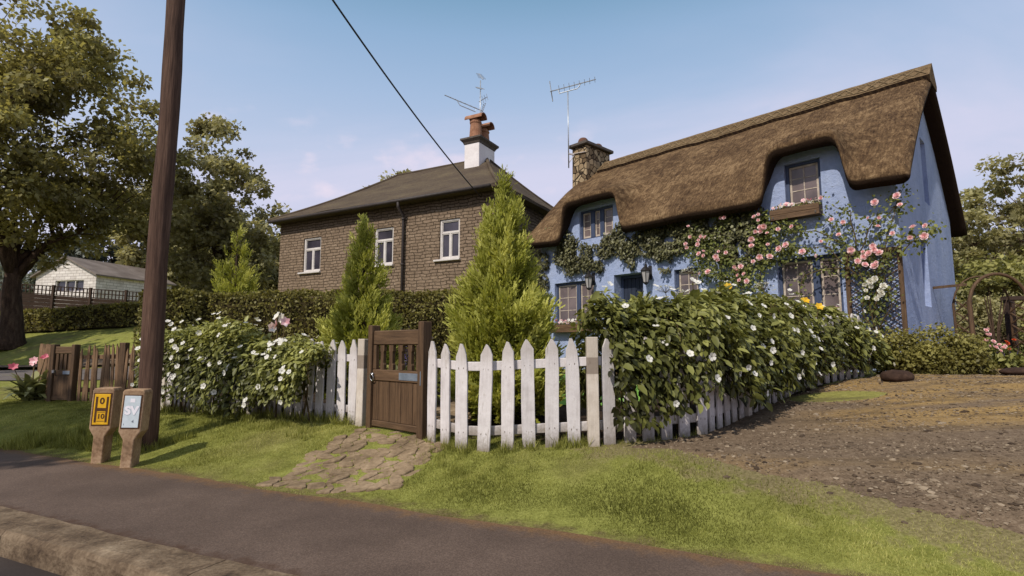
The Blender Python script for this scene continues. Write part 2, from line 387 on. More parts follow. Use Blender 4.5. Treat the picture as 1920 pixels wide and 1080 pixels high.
# stone path to the gate, irregular flags
PATH=[(-1.80,6.95),(-.98,6.22),(-.73,5.81),(-.9,5.35),(-1.05,4.97),(-1.65,5.0),(-2.42,5.25),(-2.2,5.8),(-2.0,6.5)]
def flags(name,P,step,seed,hz=.012):
    r=random.Random(seed); mb=MB(); xs=[p[0] for p in P]; ys=[p[1] for p in P]
    nx=int((max(xs)-min(xs))/step)+2; ny=int((max(ys)-min(ys))/(step*.8))+2
    pt={}
    for i in range(-1,nx+2):
        for j in range(-1,ny+2):
            pt[i,j]=(min(xs)+(i+(j%2)*.5+r.uniform(-.27,.27))*step,min(ys)+(j+r.uniform(-.27,.27))*step*.8)
    for i in range(-1,nx+1):
        for j in range(-1,ny+1):
            q=[pt[i,j],pt[i+1,j],pt[i+1,j+1],pt[i,j+1]]
            cx=sum(a for a,_ in q)/4;cy=sum(a for _,a in q)/4
            if sd(cx,cy,P)<r.uniform(-.05,.05) or r.random()<.04: continue
            # chip the corners into an eight-sided slab
            oct_=[]
            for k in range(4):
                a,b_,c_=q[k-1],q[k],q[(k+1)%4]; t1,t2=r.uniform(.1,.32),r.uniform(.1,.32)
                oct_+=[(b_[0]+(a[0]-b_[0])*t1,b_[1]+(a[1]-b_[1])*t1),(b_[0]+(c_[0]-b_[0])*t2,b_[1]+(c_[1]-b_[1])*t2)]
            h=hz+r.uniform(-.012,.014); tx,ty=r.uniform(-.06,.06),r.uniform(-.06,.06); V=[];n=8
            for sc_,dz_ in ((.98,-.05),(.97,h-.008),(.9,h)):
                for a,b_ in oct_:
                    x=cx+(a-cx)*sc_;y=cy+(b_-cy)*sc_; V.append((x,y,gz(x,y)+dz_+(a-cx)*tx+(b_-cy)*ty))
            F=[tuple(range(16,24))]+[(l*8+k,l*8+(k+1)%8,(l+1)*8+(k+1)%8,(l+1)*8+k) for l in (0,1) for k in range(8)]
            mb.add(V,F)
    return tag(mb.build(name,MT['flag']),kind='structure')
flags('stone_path',PATH,.155,3,.006)
flags('garden_path',[(-1.7,7.1),(-1.0,6.5),(.1,8.6),(1.9,11.5),(4.2,13.2),(3.6,13.9),(1.2,12.2),(-.9,9.0)],.3,5,.04)
# garden lawn and planting soil
def patch(name,P,dzv,mat,step=.16):
    xs=[p[0] for p in P]; ys=[p[1] for p in P]
    return grid(name,np.arange(min(xs)-.2,max(xs)+.3,step),np.arange(min(ys)-.2,max(ys)+.3,step),lambda x,y:gz(x,y)+dzv+.018*vnoise(x*1.7,y*1.7,0),mat,lambda x,y: sd(x,y,P)>.06*vnoise(x*2,y*2,4))
patch('planting_soil',[(-6.2,9.3),(-1.9,7.2),(-.95,6.35),(.8,5.8),(2.1,6.2),(3.0,7.25),(6.4,9.9),(3.8,13.4),(.4,16.4),(-1.2,15),(-7,12.5)],.004,MT['soil'])
patch('garden_lawn',[(-.3,8.95),(.4,8.6),(1.2,8.4),(2.0,8.6),(4.3,11.2),(2.6,13.6),(.9,15.2),(-.4,13)],.022,MT['lawn'],.1)
# side road on the left with its kerb, running in front of the wooded bank
def sroad(name,y0,y1,z,mat):
    xs=np.arange(-70,-9.9,.6); n=7; V=[];F=[]
    for i,x in enumerate(xs):
        for k in range(n+1):
            y=y0+(y1-y0)*k/n-.05*(x+14); V.append((x,y,gz(x,y)+z))
            if i and k: a=i*(n+1)+k; F+=[a-n-2,a-1,a,a-n-1]
    return tag(link(name,npmesh(name,V,F,[4]*(len(F)//4)),mat),kind='structure')
sroad('side_road',14.9,19.3,.02,MT['sideroad'])
sroad('side_pavement',19.3,20.6,.13,MT['kerb'])
# ---------------------------------------------------------------- cottage
def plaster(name,c1,c2,c3,dirt):
    m,nt,b=newmat(name); v=coords(nt); n1=noise(nt,v,.9,5); n2=noise(nt,v,7,5,.65); n3=noise(nt,v,34,4,.7)
    st=noise(nt,coords(nt,(3,3,.35)),1.4,4)
    col=ramp(nt,mth(nt,'ADD',mth(nt,'MULTIPLY',n1,.6),mth(nt,'MULTIPLY',n2,.4)),[(.3,c1),(.5,c2),(.7,c3)])
    col=mix(nt,mrange(nt,st,.54,.74,0,.4),col,dirt)
    z=nd(nt,'ShaderNodeSeparateXYZ',{0:v}).outputs[2]
    col=mix(nt,mth(nt,'MULTIPLY',mrange(nt,mth(nt,'ADD',z,mth(nt,'MULTIPLY',n2,.8)),1.9,.9),.5),col,dirt)
    setb(b,col,.9,.15); bump(nt,b,mth(nt,'ADD',mth(nt,'MULTIPLY',n2,.7),mth(nt,'MULTIPLY',n3,.3)),.9,.05); return m
MT['blue']=plaster('blue_plaster',srgb(132,146,180),srgb(151,164,197),srgb(167,178,205),srgb(124,136,164))
def thatch_mat(name,stops,ridge=False):
    m,nt,b=newmat(name); v=coords(nt)
    s1=noise(nt,coords(nt,(9,1.6,1.6)),2.6,6,.7); s2=noise(nt,v,26,5,.75); n1=noise(nt,v,.8,4); n2=noise(nt,v,4.5,5,.6,1.0)
    f=mth(nt,'ADD',mth(nt,'MULTIPLY',s1,.3),mth(nt,'ADD',mth(nt,'MULTIPLY',s2,.24),mth(nt,'ADD',mth(nt,'MULTIPLY',n1,.2),mth(nt,'MULTIPLY',n2,.26))))
    col=ramp(nt,f,stops)
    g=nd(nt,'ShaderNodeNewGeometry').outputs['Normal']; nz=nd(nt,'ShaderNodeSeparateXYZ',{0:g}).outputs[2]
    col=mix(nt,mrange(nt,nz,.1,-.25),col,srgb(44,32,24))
    if ridge:
        wv=nd(nt,'ShaderNodeTexWave',{'Vector':coords(nt,(1,1,1),(0,0,0)),'Scale':4.2,'Distortion':.3},bands_direction='DIAGONAL').outputs[1]
        col=mix(nt,mrange(nt,wv,.6,.9,0,.35),col,srgb(90,72,48))
    setb(b,col,.95,.1); bump(nt,b,f,1.0,.09); return m
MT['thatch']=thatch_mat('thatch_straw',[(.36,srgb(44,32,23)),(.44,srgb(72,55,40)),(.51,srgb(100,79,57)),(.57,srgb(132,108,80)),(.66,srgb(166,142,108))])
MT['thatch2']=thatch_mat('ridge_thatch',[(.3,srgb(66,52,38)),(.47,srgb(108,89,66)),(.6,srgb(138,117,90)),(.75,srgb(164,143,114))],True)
MT['straw2']=noisemat('hazel_rod',[(.3,srgb(92,76,54)),(.7,srgb(156,136,106))],6,.9,.1,.2,.004)
MT['straw']=leafmat('loose_straw',srgb(46,32,22),srgb(98,74,50),srgb(150,120,84),.1)
MT['bframe']=noisemat('blue_paint_wood',[(.3,srgb(50,58,80)),(.6,srgb(66,77,103)),(.8,srgb(84,96,122))],6,.6,.3,.2,.004,(4,4,.5))
MT['doorblue']=noisemat('dark_blue_door',[(.3,srgb(32,37,50)),(.6,srgb(44,51,68)),(.8,srgb(58,66,84))],6,.6,.3,.2,.004,(4,4,.5))
MT['sash']=noisemat('cream_sash',[(.3,srgb(136,122,110)),(.55,srgb(182,168,154)),(.75,srgb(206,194,180))],7,.65,.3,.2,.003)
def glassmat(name,a,b2):
    m,nt,b=newmat(name); v=coords(nt); n=noise(nt,v,1.7,3)
    setb(b,ramp(nt,n,[(.35,a),(.65,b2)]),.12,.55)
    bump(nt,b,noise(nt,v,3,2),.06,.02); return m
MT['glass']=glassmat('old_window_glass',srgb(84,74,74),srgb(116,102,100))
MT['dglass']=glassmat('dark_window_glass',srgb(50,48,56),srgb(70,66,76))
MT['brown']=noisemat('brown_wood',[(.3,srgb(54,39,27)),(.5,srgb(86,65,46)),(.65,srgb(106,82,60)),(.8,srgb(128,102,78))],3.5,.7,.3,.35,.006,(9,9,.8),fine=30,rnd=.15)
MT['brownh']=noisemat('brown_wood_across',[(.3,srgb(58,42,29)),(.5,srgb(92,70,50)),(.65,srgb(112,87,64)),(.8,srgb(134,107,82))],3.5,.7,.3,.35,.006,(.8,9,9),fine=30,rnd=.15)
MT['black']=noisemat('black_iron',[(.3,srgb(24,22,22)),(.7,srgb(46,42,42))],9,.5,.4,.2,.003)
MT['dark']=noisemat('dark_inside',[(.3,srgb(20,16,16)),(.7,srgb(32,26,26))],4,.9,.1,0)
CO=(7.69,10.5,0); CA=R(-46.4)
cot=thing('thatched_cottage','blue plastered cottage under a swept brown thatched roof with two eyebrow dormers','house',CO,CA)
XL=-9.75; DEP=6.6; RC=3.3; XE0,XE1=-10.1,.26; ZE=4.72; EO=.52
def roofmain(y):
    t=(y+EO)/(RC+EO); return ZE+3.28*t+.2*math.sin(PI*max(0,min(1,t)))
def dm(x,y):
    k=.105+.17*max(0,y+EO)
    def st(e,d): return 1/(1+math.exp(-max(-40,min(40,d*(x-e)/(k*.42)))))
    a=st(-8.44,1)*st(-6.36,-1); b=st(-2.36,1)*st(-.8,-1)
    return max(a,b)
def zt(x,y):
    m=roofmain(y); e=max(0,y+EO); zd=5.84+.34*e
    d=zd-m; s=.13*math.log(1+math.exp(max(-30,min(30,d/.13))))
    z=m+dm(x,y)*s
    z+=.035*vnoise(x*.9,y*.9,1)+.018*vnoise(x*2.6,y*2.6,4)
    return z
def ztb(x,y):   # back slope mirrors the front without dormers
    return roofmain(2*RC-y)+.03*vnoise(x*.9,y*.9,1)
def roof_mesh():
    xs=[XE0-.0]+list(np.arange(XE0+.06,-8.9,.12))+list(np.arange(-8.9,-5.9,.05))+list(np.arange(-5.9,-2.8,.12))+list(np.arange(-2.8,-.4,.05))+list(np.arange(-.4,XE1-.06,.1))+[XE1]
    xs=[xs[0]+.0]+xs[1:]
    ys=list(np.linspace(-EO,RC,46)); yb=list(np.linspace(RC,2*RC+EO,16))[1:]
    top=[('f',y) for y in ys]+[('b',y) for y in yb]
    TH=.36; V=[]
    ends=[(XE0,.07,.1),(XE0,.0,.03)]
    cols=[(XE0-.05,.16)]+[(XE0,.05)]+[(x,0) for x in xs[1:-1]]+[(XE1,.05),(XE1+.05,.16)]
    for x,dr in cols:
        for k,y in top:
            z=zt(x,y) if k=='f' else ztb(x,y); e=(y+EO) if k=='f' else (2*RC+EO-y)
            z-=.09*math.exp(-(e/.07)**2)   # soft rolled lip
            V.append((x,y,z-dr))
        for k,y in top:
            z=zt(x,y) if k=='f' else ztb(x,y); e=(y+EO) if k=='f' else (2*RC+EO-y)
            yy=y+(.09 if k=='f' else -.09)*math.exp(-(e/.12)**2)
            V.append((x,yy,z-TH+.07*math.exp(-(e/.1)**2)+dr*.6))
    n=len(top); nc=len(cols); F=[]
    for i in range(nc-1):
        a=i*2*n;b=(i+1)*2*n
        for j in range(n-1):
            F.append((a+j,b+j,b+j+1,a+j+1)); F.append((a+n+j,a+n+j+1,b+n+j+1,b+n+j))
        F.append((a,a+n,b+n,b)); F.append((a+n-1,b+n-1,b+2*n-1,a+2*n-1))
    for i in (0,nc-1):
        a=i*2*n
        for j in range(n-1): F.append((a+j,a+j+1,a+n+j+1,a+n+j))
    mb=MB(); mb.add(V,F); return mb
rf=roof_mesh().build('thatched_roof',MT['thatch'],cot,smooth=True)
# loose straw tips, combed down the slope
def straw():
    n=15000; P=[];A=[];N=[];V=[]
    for i in range(n):
        x=random.uniform(XE0,XE1); y=-EO+.1+(RC+EO-.1)*random.random()
        e=.03; z=zt(x,y); dx=(zt(x+e,y)-z)/e; dy=(zt(x,y+e)-z)/e
        nn=Vector((-dx,-dy,1)).normalized(); d=Vector((0,-1,-dy)); d=(d-nn*d.dot(nn)).normalized()
        d=(d+Vector((random.gauss(0,.3),random.gauss(0,.2),random.gauss(0,.2)))+nn*.07).normalized()
        P.append((x,y,z-.012-.09*math.exp(-((y+EO)/.07)**2)));A.append(d);N.append(nn); V.append(max(0,min(1,random.gauss(.45,.2))))
    return leaves('straw_tips',P,A,N,rs.uniform(.05,.11,n),MT['straw'],rf,'straw',np.array(V),world=False,widen=1.1)
straw()['kind']='stuff'
# block ridge: a raised saddle with a scalloped lower edge
mb=MB(); V=[]; xs=list(np.arange(-9.55,XE1+.08,.07))
prof=[(-.44,-.08),(-.5,.11),(-.27,.16),(0,.22),(.27,.16),(.5,.11),(.44,-.08)]
for i,x in enumerate(xs):
    for y,o in prof:
        yy=y*(1+.04*math.cos(x*PI/.35)) ; z=(zt(x,RC+yy) if yy<0 else ztb(x,RC+yy)) if abs(yy)>.01 else roofmain(RC)
        V.append((x,RC+yy,z+o+.01*vnoise(x*3,y,2)))
n=len(prof); F=[(i*n+j,(i+1)*n+j,(i+1)*n+j+1,i*n+j+1) for i in range(len(xs)-1) for j in range(n-1)]
F+=[tuple(range(n)),tuple((len(xs)-1)*n+j for j in range(n))]+[(i*n+n-1,(i+1)*n+n-1,(i+1)*n,i*n) for i in range(len(xs)-1)]
mb.add(V,F); mb.build('roof_ridge',MT['thatch2'],cot,smooth=False)
# hazel rods pegged over the ridge in a criss-cross
mb=MB()
rzf=lambda x,yy:(lerp(abs(yy),[0,.27,.5],[roofmain(RC)+.22,(zt(x,RC+yy) if yy<0 else ztb(x,RC+yy))+.16,(zt(x,RC+yy) if yy<0 else ztb(x,RC+yy))+.11]))+.016
for yy in (-.45,-.2,.2,.45): mb.tube([(x,RC+yy,rzf(x,yy)) for x in np.arange(-9.5,XE1,.35)],.012,5)
for k in range(39):
    x=-9.5+k*.25
    for a,b_ in ((0,.25),(.25,0)): mb.tube([(x+a,RC-.45,rzf(x+a,-.45)+.006),(x+.125,RC-.325,rzf(x+.125,-.325)+.012),(x+b_,RC-.2,rzf(x+b_,-.2)+.006)],.011,4)
mb.build('ridge_rods',MT['straw2'],cot)
# walls: cells with real openings
OPN=[(-9.17,-7.60,1.98,3.3),(-8.12,-6.86,4.56,5.47),(-6.87,-5.9,.3,3.36),(-4.95,-4.27,2.2,3.31),(-2.09,-1.34,4.2,5.45),(-2.36,-1.06,1.98,3.28)]
def wallgrid(mb,u0,u1,ztop,opens,place,depths,step=.25,zb=.2):
    us=sorted(set([round(a,3) for o in opens for a in o[:2]]+[round(a,3) for a in np.arange(u0,u1,step)]+[u1]))
    zs=sorted(set([zb]+[o[i] for o in opens for i in (2,3)])); 
    for i in range(len(us)-1):
        a,b=us[i],us[i+1]; ta,tb=ztop(a),ztop(b); m=(a+b)/2
        lv=[z for z in zs if z<min(ta,tb)-.02]+[None]
        for k in range(len(lv)-1):
            z0=lv[k]; z1=lv[k+1]
            if any(o[0]<m<o[1] and o[2]<=z0+1e-4 and (z1 is not None and z1<=o[3]+1e-4) for o in opens): continue
            mb.add([place(a,0,z0),place(b,0,z0),place(b,0,tb if z1 is None else z1),place(a,0,ta if z1 is None else z1)],[(0,1,2,3)])
    for o,d in zip(opens,depths):
        a,b,z0,z1=o
        P=[place(u,dd,z) for dd in (0,d) for u,z in ((a,z0),(b,z0),(b,z1),(a,z1))]
        mb.add(P,[(0,1,5,4),(1,2,6,5),(2,3,7,6),(3,0,4,7),(4,5,6,7)])
wl=MB()
wallgrid(wl,XL,0,lambda x:zt(x,0)-.22,OPN,lambda u,d,z:(u,d,z),[.22,.2,.45,.22,.2,.22],.09)
SL=[(2.0,2.75,2.2,3.75),(3.0,3.62,4.75,6.35)]
gt=lambda y:(zt(-.3,y) if y<RC else ztb(-.3,y))-.2
wallgrid(wl,0,DEP,gt,SL,lambda u,d,z:(-d,u,z),[.16,.16],.2)
wallgrid(wl,0,DEP,gt,[],lambda u,d,z:(XL,u,z),[],.3)
wallgrid(wl,XL,0,lambda x:ztb(x,DEP)-.2,[],lambda u,d,z:(u,DEP,z),[],1.0)
wl.build('wall',MT['blue'],cot,recalc=False)
def win(o,lights,rows,cols,dep,label=None):
    x0,x1,z0,z1=o; fr=MB(); t=.07; y0,y1=dep-.1,dep-.005
    fr.bb(x0+.004,x0+t,y0,y1,z0+.004,z1-.004); fr.bb(x1-t,x1-.004,y0,y1,z0+.004,z1-.004)
    fr.bb(x0+t,x1-t,y0,y1,z1-t,z1-.004); fr.bb(x0+t,x1-t,y0,y1,z0+.004,z0+t*.7)
    edges=[x0+t]+[x0+t+(x1-x0-2*t)*f for f in lights]+[x1-t]
    mw=.075
    for e in edges[1:-1]: fr.bb(e-mw,e+mw,y0-.01,y1-.004,z0+t*.7,z1-t)
    wo=fr.build('window',MT['bframe'],cot,bevel=.006)
    if label: wo['label']=label
    for i in range(len(edges)-1):
        a=edges[i]+(mw if i else 0)+.004; b=edges[i+1]-(mw if i<len(edges)-2 else 0)-.004; s=.046; sa=MB()
        za,zb=z0+t*.7+.004,z1-t-.004; ya,yb=y0+.025,y0+.06
        sa.bb(a,a+s,ya,yb,za,zb); sa.bb(b-s,b,ya,yb,za,zb); sa.bb(a+s,b-s,ya,yb,zb-s,zb); sa.bb(a+s,b-s,ya,yb,za,za+s*1.2)
        cn=cols if (b-a)>.4 else max(1,cols-1)
        for c in range(1,cn): x=a+(b-a)*c/cn; sa.bb(x-.012,x+.012,ya+.004,yb-.004,za+s,zb-s)
        for c in range(1,rows): z=za+(zb-za)*c/rows; sa.bb(a+s,b-s,ya+.007,yb-.007,z-.012,z+.012)
        sa.build('sash',MT['sash'],wo,bevel=.004)
        g=MB(); g.bb(a+s*.5,b-s*.5,yb-.018,yb-.012,za+s*.5,zb-s*.5); g.build('pane',MT['glass'],wo)
    return wo
win(OPN[0],[.58],3,2,.2); win(OPN[1],[.345,.655],3,1,.18); win(OPN[3],[],3,2,.2); win(OPN[4],[],4,2,.18); win(OPN[5],[.62],3,2,.2)
# plank door in its deep recess
d=MB(); x0,x1,z0,z1=OPN[2]
for k in range(6):
    a=x0+.09+(x1-x0-.18)*k/6; d.bb(a+.004,a+(x1-x0-.18)/6-.004,.36,.41,z0+.03,z1-.1)
do=d.build('door',MT['doorblue'],cot,bevel=.006)
d=MB(); d.bb(x0+.005,x0+.085,.34,.44,z0,z1-.01); d.bb(x1-.085,x1-.005,.34,.44,z0,z1-.01); d.bb(x0+.085,x1-.085,.34,.44,z1-.09,z1-.01); d.build('door_frame',MT['bframe'],do,bevel=.006)
d=MB(); d.tube([(x1-.2,.36,1.75),(x1-.2,.3,1.75),(x1-.2,.29,1.68)],.016,8); d.build('handle',MT['black'],do)
# chimney stack at the left end of the ridge
def rubble(name):
    m,nt,b=newmat(name); v=coords(nt); vd=mix(nt,.06,v,nd(nt,'ShaderNodeTexNoise',{'Vector':v,'Scale':3.0}).outputs[1],'ADD')
    vo=nd(nt,'ShaderNodeTexVoronoi',{'Vector':vd,'Scale':4.6,'Randomness':.85}); ve=nd(nt,'ShaderNodeTexVoronoi',{'Vector':vd,'Scale':4.6,'Randomness':.85},feature='DISTANCE_TO_EDGE')
    n2=noise(nt,v,14,5,.65)
    cell=nd(nt,'ShaderNodeSeparateColor',{0:vo.outputs['Color']}).outputs[0]
    col=ramp(nt,mth(nt,'ADD',mth(nt,'MULTIPLY',cell,.6),mth(nt,'MULTIPLY',n2,.4)),[(.15,srgb(92,76,58)),(.5,srgb(138,118,92)),(.85,srgb(178,158,128))])
    ed=mrange(nt,ve.outputs['Distance'],.015,.075); col=mix(nt,ed,srgb(52,42,34),col)
    setb(b,col,.9,.15); bump(nt,b,mth(nt,'ADD',ed,mth(nt,'MULTIPLY',n2,.4)),1.0,.05); return m
MT['rubble']=rubble('rubble_stone')
MT['slate']=noisemat('grey_slab',[(.3,srgb(64,58,54)),(.6,srgb(92,84,78)),(.8,srgb(112,104,96))],5,.8,.25,.4,.008)
MT['terra']=noisemat('terracotta',[(.3,srgb(112,76,56)),(.5,srgb(146,104,80)),(.7,srgb(170,128,102))],4,.8,.25,.3,.006)
MT['darkterra']=noisemat('sooty_terracotta',[(.3,srgb(64,40,32)),(.5,srgb(92,62,50)),(.7,srgb(116,84,68))],4,.8,.25,.3,.006)
ch=MB(); ch.box((-10.02,3.1,7.7),(.68,1.5,2.02),taper=.97); cho=ch.build('chimney',MT['rubble'],cot,bevel=.025,seg=2)
c=MB(); c.bb(-10.45,-9.58,2.25,3.95,8.72,8.84); c.build('chimney_cap',MT['slate'],cho,bevel=.02)
for y in (2.62,3.5):
    c=MB(); c.lathe((-10.02,y,8.84),[(.2,0),(.2,.1),(.19,.14),(.17,.2),(.12,.25),(.05,.275),(.001,.28)],18); c.build('chimney_pot',MT['darkterra'],cho,smooth=True)
# window boxes (hang on the wall: things of their own)
MT['ppl']=leafmat('petal_pink_light',srgb(216,152,160),srgb(242,194,200),srgb(250,224,226),.25)
MT['pwh']=leafmat('petal_white',srgb(196,188,180),srgb(226,222,214),srgb(240,238,232),.25)
MT['pred']=leafmat('petal_deep_pink',srgb(160,64,84),srgb(196,92,112),srgb(220,130,146),.25)
MT['pyl']=leafmat('petal_yellow',srgb(196,150,20),srgb(226,180,36),srgb(240,206,80),.25)
MT['ppu']=leafmat('petal_purple',srgb(66,56,110),srgb(98,84,150),srgb(140,124,184),.25)
MT['por']=leafmat('petal_orange',srgb(170,60,30),srgb(206,84,44),srgb(226,116,70),.25)
MT['leafsm']=leafmat('small_leaf',srgb(62,64,30),srgb(112,114,58),srgb(164,162,98),.3)
def cot_pt(x,y,z): return W[cot.name]@Vector((x,y,z))
def window_box(x0,x1,z,label,seed):
    r=random.Random(seed); c=cot_pt((x0+x1)/2,-.14,z); t=thing('window_box',label,'window box',c,CA,'window boxes')
    hw=(x1-x0)/2; h=.24; b=MB()
    b.bb(-hw,hw,-.12,-.1,0,h*.48); b.bb(-hw,hw,-.125,-.1,h*.5,h); b.build('planks',MT['brownh'],t,bevel=.004)
    b=MB(); b.bb(-hw,-hw+.022,-.099,.12,0,h-.01); b.bb(hw-.022,hw,-.099,.12,0,h-.01); b.bb(-hw+.022,hw-.022,.1,.12,0,h-.01); b.bb(-hw+.022,hw-.022,-.099,.099,0,.02); b.build('box_sides',MT['brownh'],t)
    b=MB(); b.bb(-hw+.024,hw-.024,-.097,.097,.02,h-.05); b.build('soil',MT['soil'],t)
    for x in (-hw+.07,hw-.07):
        b=MB(); b.bb(x-.015,x+.015,-.132,-.126,.03,.08); b.build('bolt',MT['slate'],t)
    n=260; P=np.c_[rs.uniform(-hw+.03,hw-.03,n),rs.uniform(-.1,.09,n),h-.05+rs.uniform(0,.1,n)]
    leaves('foliage',P,rdir(n)+[0,-.2,.8],rdir(n)+[0,-1,.6],rs.uniform(.04,.07,n),MT['leafsm'],t,'oval',rs.rand(n),world=False)
    for mat,k in (('pwh',14),('ppl',15),('pred',6)):
        for i in range(k):
            cx,cy,cz=r.uniform(-hw+.05,hw-.05),r.uniform(-.13,.05),h+r.uniform(.03,.14)
            bloom_at(t,(cx,cy,cz),r.uniform(.036,.056),mat,r,local=True)
BLOOM={}
def bloom_mesh(kind):
    if kind in BLOOM: return BLOOM[kind]
    P=[];A=[];N=[];S=[];V=[]
    if kind=='open':   # five flat petals
        for k in range(5):
            a=2*PI*k/5; P.append((.08*math.cos(a),.08*math.sin(a),0));A.append((math.cos(a),math.sin(a),.18));N.append((-.2*math.cos(a),-.2*math.sin(a),1));S.append(.95);V.append(.45+.3*random.random())
    else:              # full rose, three rings of cupped petals
        for ring,(n,rad,up,sz) in enumerate(((5,.12,.35,.9),(5,.1,.9,.75),(4,.06,1.6,.6))):
            for k in range(n):
                a=2*PI*(k+.37*ring)/n; P.append((rad*math.cos(a),rad*math.sin(a),.1*ring));A.append((math.cos(a),math.sin(a),up));N.append((-up*math.cos(a),-up*math.sin(a),1));S.append(sz);V.append(.75-.27*ring+.2*random.random())
    o=leaves('bloom_proto',P,A,N,S,MT['pwh'],None,'petal',np.array(V),widen=1.25)
    me=o.data; bpy.data.objects.remove(o); BLOOM[kind]=me; me.materials.clear(); return me
BM={}
def bloom_at(parent,p,size,mat,r,face=None,local=False,kind=None,name='bloom'):
    kind=kind or 'open'; key=(kind,mat)
    if key not in BM:
        me=bloom_mesh(kind).copy(); me.materials.append(MT[mat]); BM[key]=me
    o=bpy.data.objects.new(name,BM[key]); COL.objects.link(o); o.parent=parent
    p=Vector(p)
    fd=Vector(face or (r.gauss(0,.5),-.7+r.gauss(0,.4),.5+r.gauss(0,.4))).normalized()
    if not local:
        Mi=W[parent.name].inverted(); p=Mi@p; fd=Mi.to_3x3()@fd
    o.location=p; q=fd.to_track_quat('Z','Y')@Matrix.Rotation(r.uniform(0,6.28),3,'Z').to_quaternion()
    o.rotation_euler=q.to_euler(); o.scale=(size,)*3; return o
window_box(-2.36,-1.34,4.14,'brown plank window box of pink and white flowers under the upper right dormer window',1)
window_box(-9.2,-7.6,1.74,'low brown window box of pink flowers under the ground floor window left of the door',2)
window_box(-2.4,-1.05,1.74,'brown window box behind the rose hedge under the ground floor window beside the trellis',3)
# wall lanterns
def lantern(x,z,label):
    t=thing('wall_lantern',label,'lantern',cot_pt(x,-.24,z-.42),CA,'wall lanterns beside the cottage door')
    b=MB(); b.bb(-.05,.05,.22,.238,.12,.5); b.tube([(0,.22,.2),(0,.12,.16),(0,.06,.28),(0,.06,.5),(0,.02,.56),(0,0,.5)],.012,6); b.build('bracket',MT['black'],t)
    b=MB(); b.lathe((0,0,.33),[(.15,0),(.155,.012),(.11,.07),(.05,.12),(.035,.13),(.03,.16),(.012,.19),(.008,.24),(.001,.25)],6); b.build('cap',MT['black'],t)
    b=MB()
    for k in range(6):
        a=2*PI*k/6; ca,sa=math.cos(a),math.sin(a); b.beam((.13*ca,.13*sa,.33),(.075*ca,.075*sa,.03),.013,.013)
    b.lathe((0,0,.0),[(.02,-.04),(.085,.01),(.085,.03),(.02,.031)],6); b.build('cage',MT['black'],t)
    b=MB(); b.lathe((0,0,.034),[(.066,0),(.118,.29)],6); b.build('glass',MT['lampglass'],t)
MT['lampglass']=glassmat('frosted_lamp_glass',srgb(150,146,146),srgb(186,182,180))
lantern(-7.6,3.42,'black wall lantern left of the cottage door, beside the three pane window')
lantern(-5.66,3.42,'black wall lantern on its bracket right of the cottage door')
# trellis
t=thing('trellis','brown diamond lattice trellis on the blue wall at the right corner','trellis',cot_pt(-.48,-.06,.85),CA)
b=MB(); b.bb(-.5,-.42,-.03,.02,0,2.42); b.bb(.42,.5,-.03,.02,0,2.42); b.bb(-.42,.42,-.03,.02,2.33,2.42); b.bb(-.42,.42,-.03,.02,.1,.18); b.build('frame',MT['brown'],t,bevel=.006)
for sgn,y in ((1,-.014),(-1,.004)):
    b=MB(); s=.145
    for k in range(-6,19):
        # clip each slat of slope +-.7 to the frame
        x0,x1=-.42,.42; za=.18+k*s; zb=za+.84*.75; 
        xa,xb=(x0,x1) if sgn>0 else (x1,x0); pa=Vector((xa,y,za));pb=Vector((xb,y,zb))
        lo,hi=.18,2.33
        if zb<=lo or za>=hi: continue
        f0=max(0,(lo-za)/(zb-za)); f1=min(1,(hi-za)/(zb-za))
        if f1-f0<.05: continue
        b.beam(pa.lerp(pb,f0),pa.lerp(pb,f1),.014,.028,up=(0,1,0))
    b.build('lattice',MT['brown'],t)
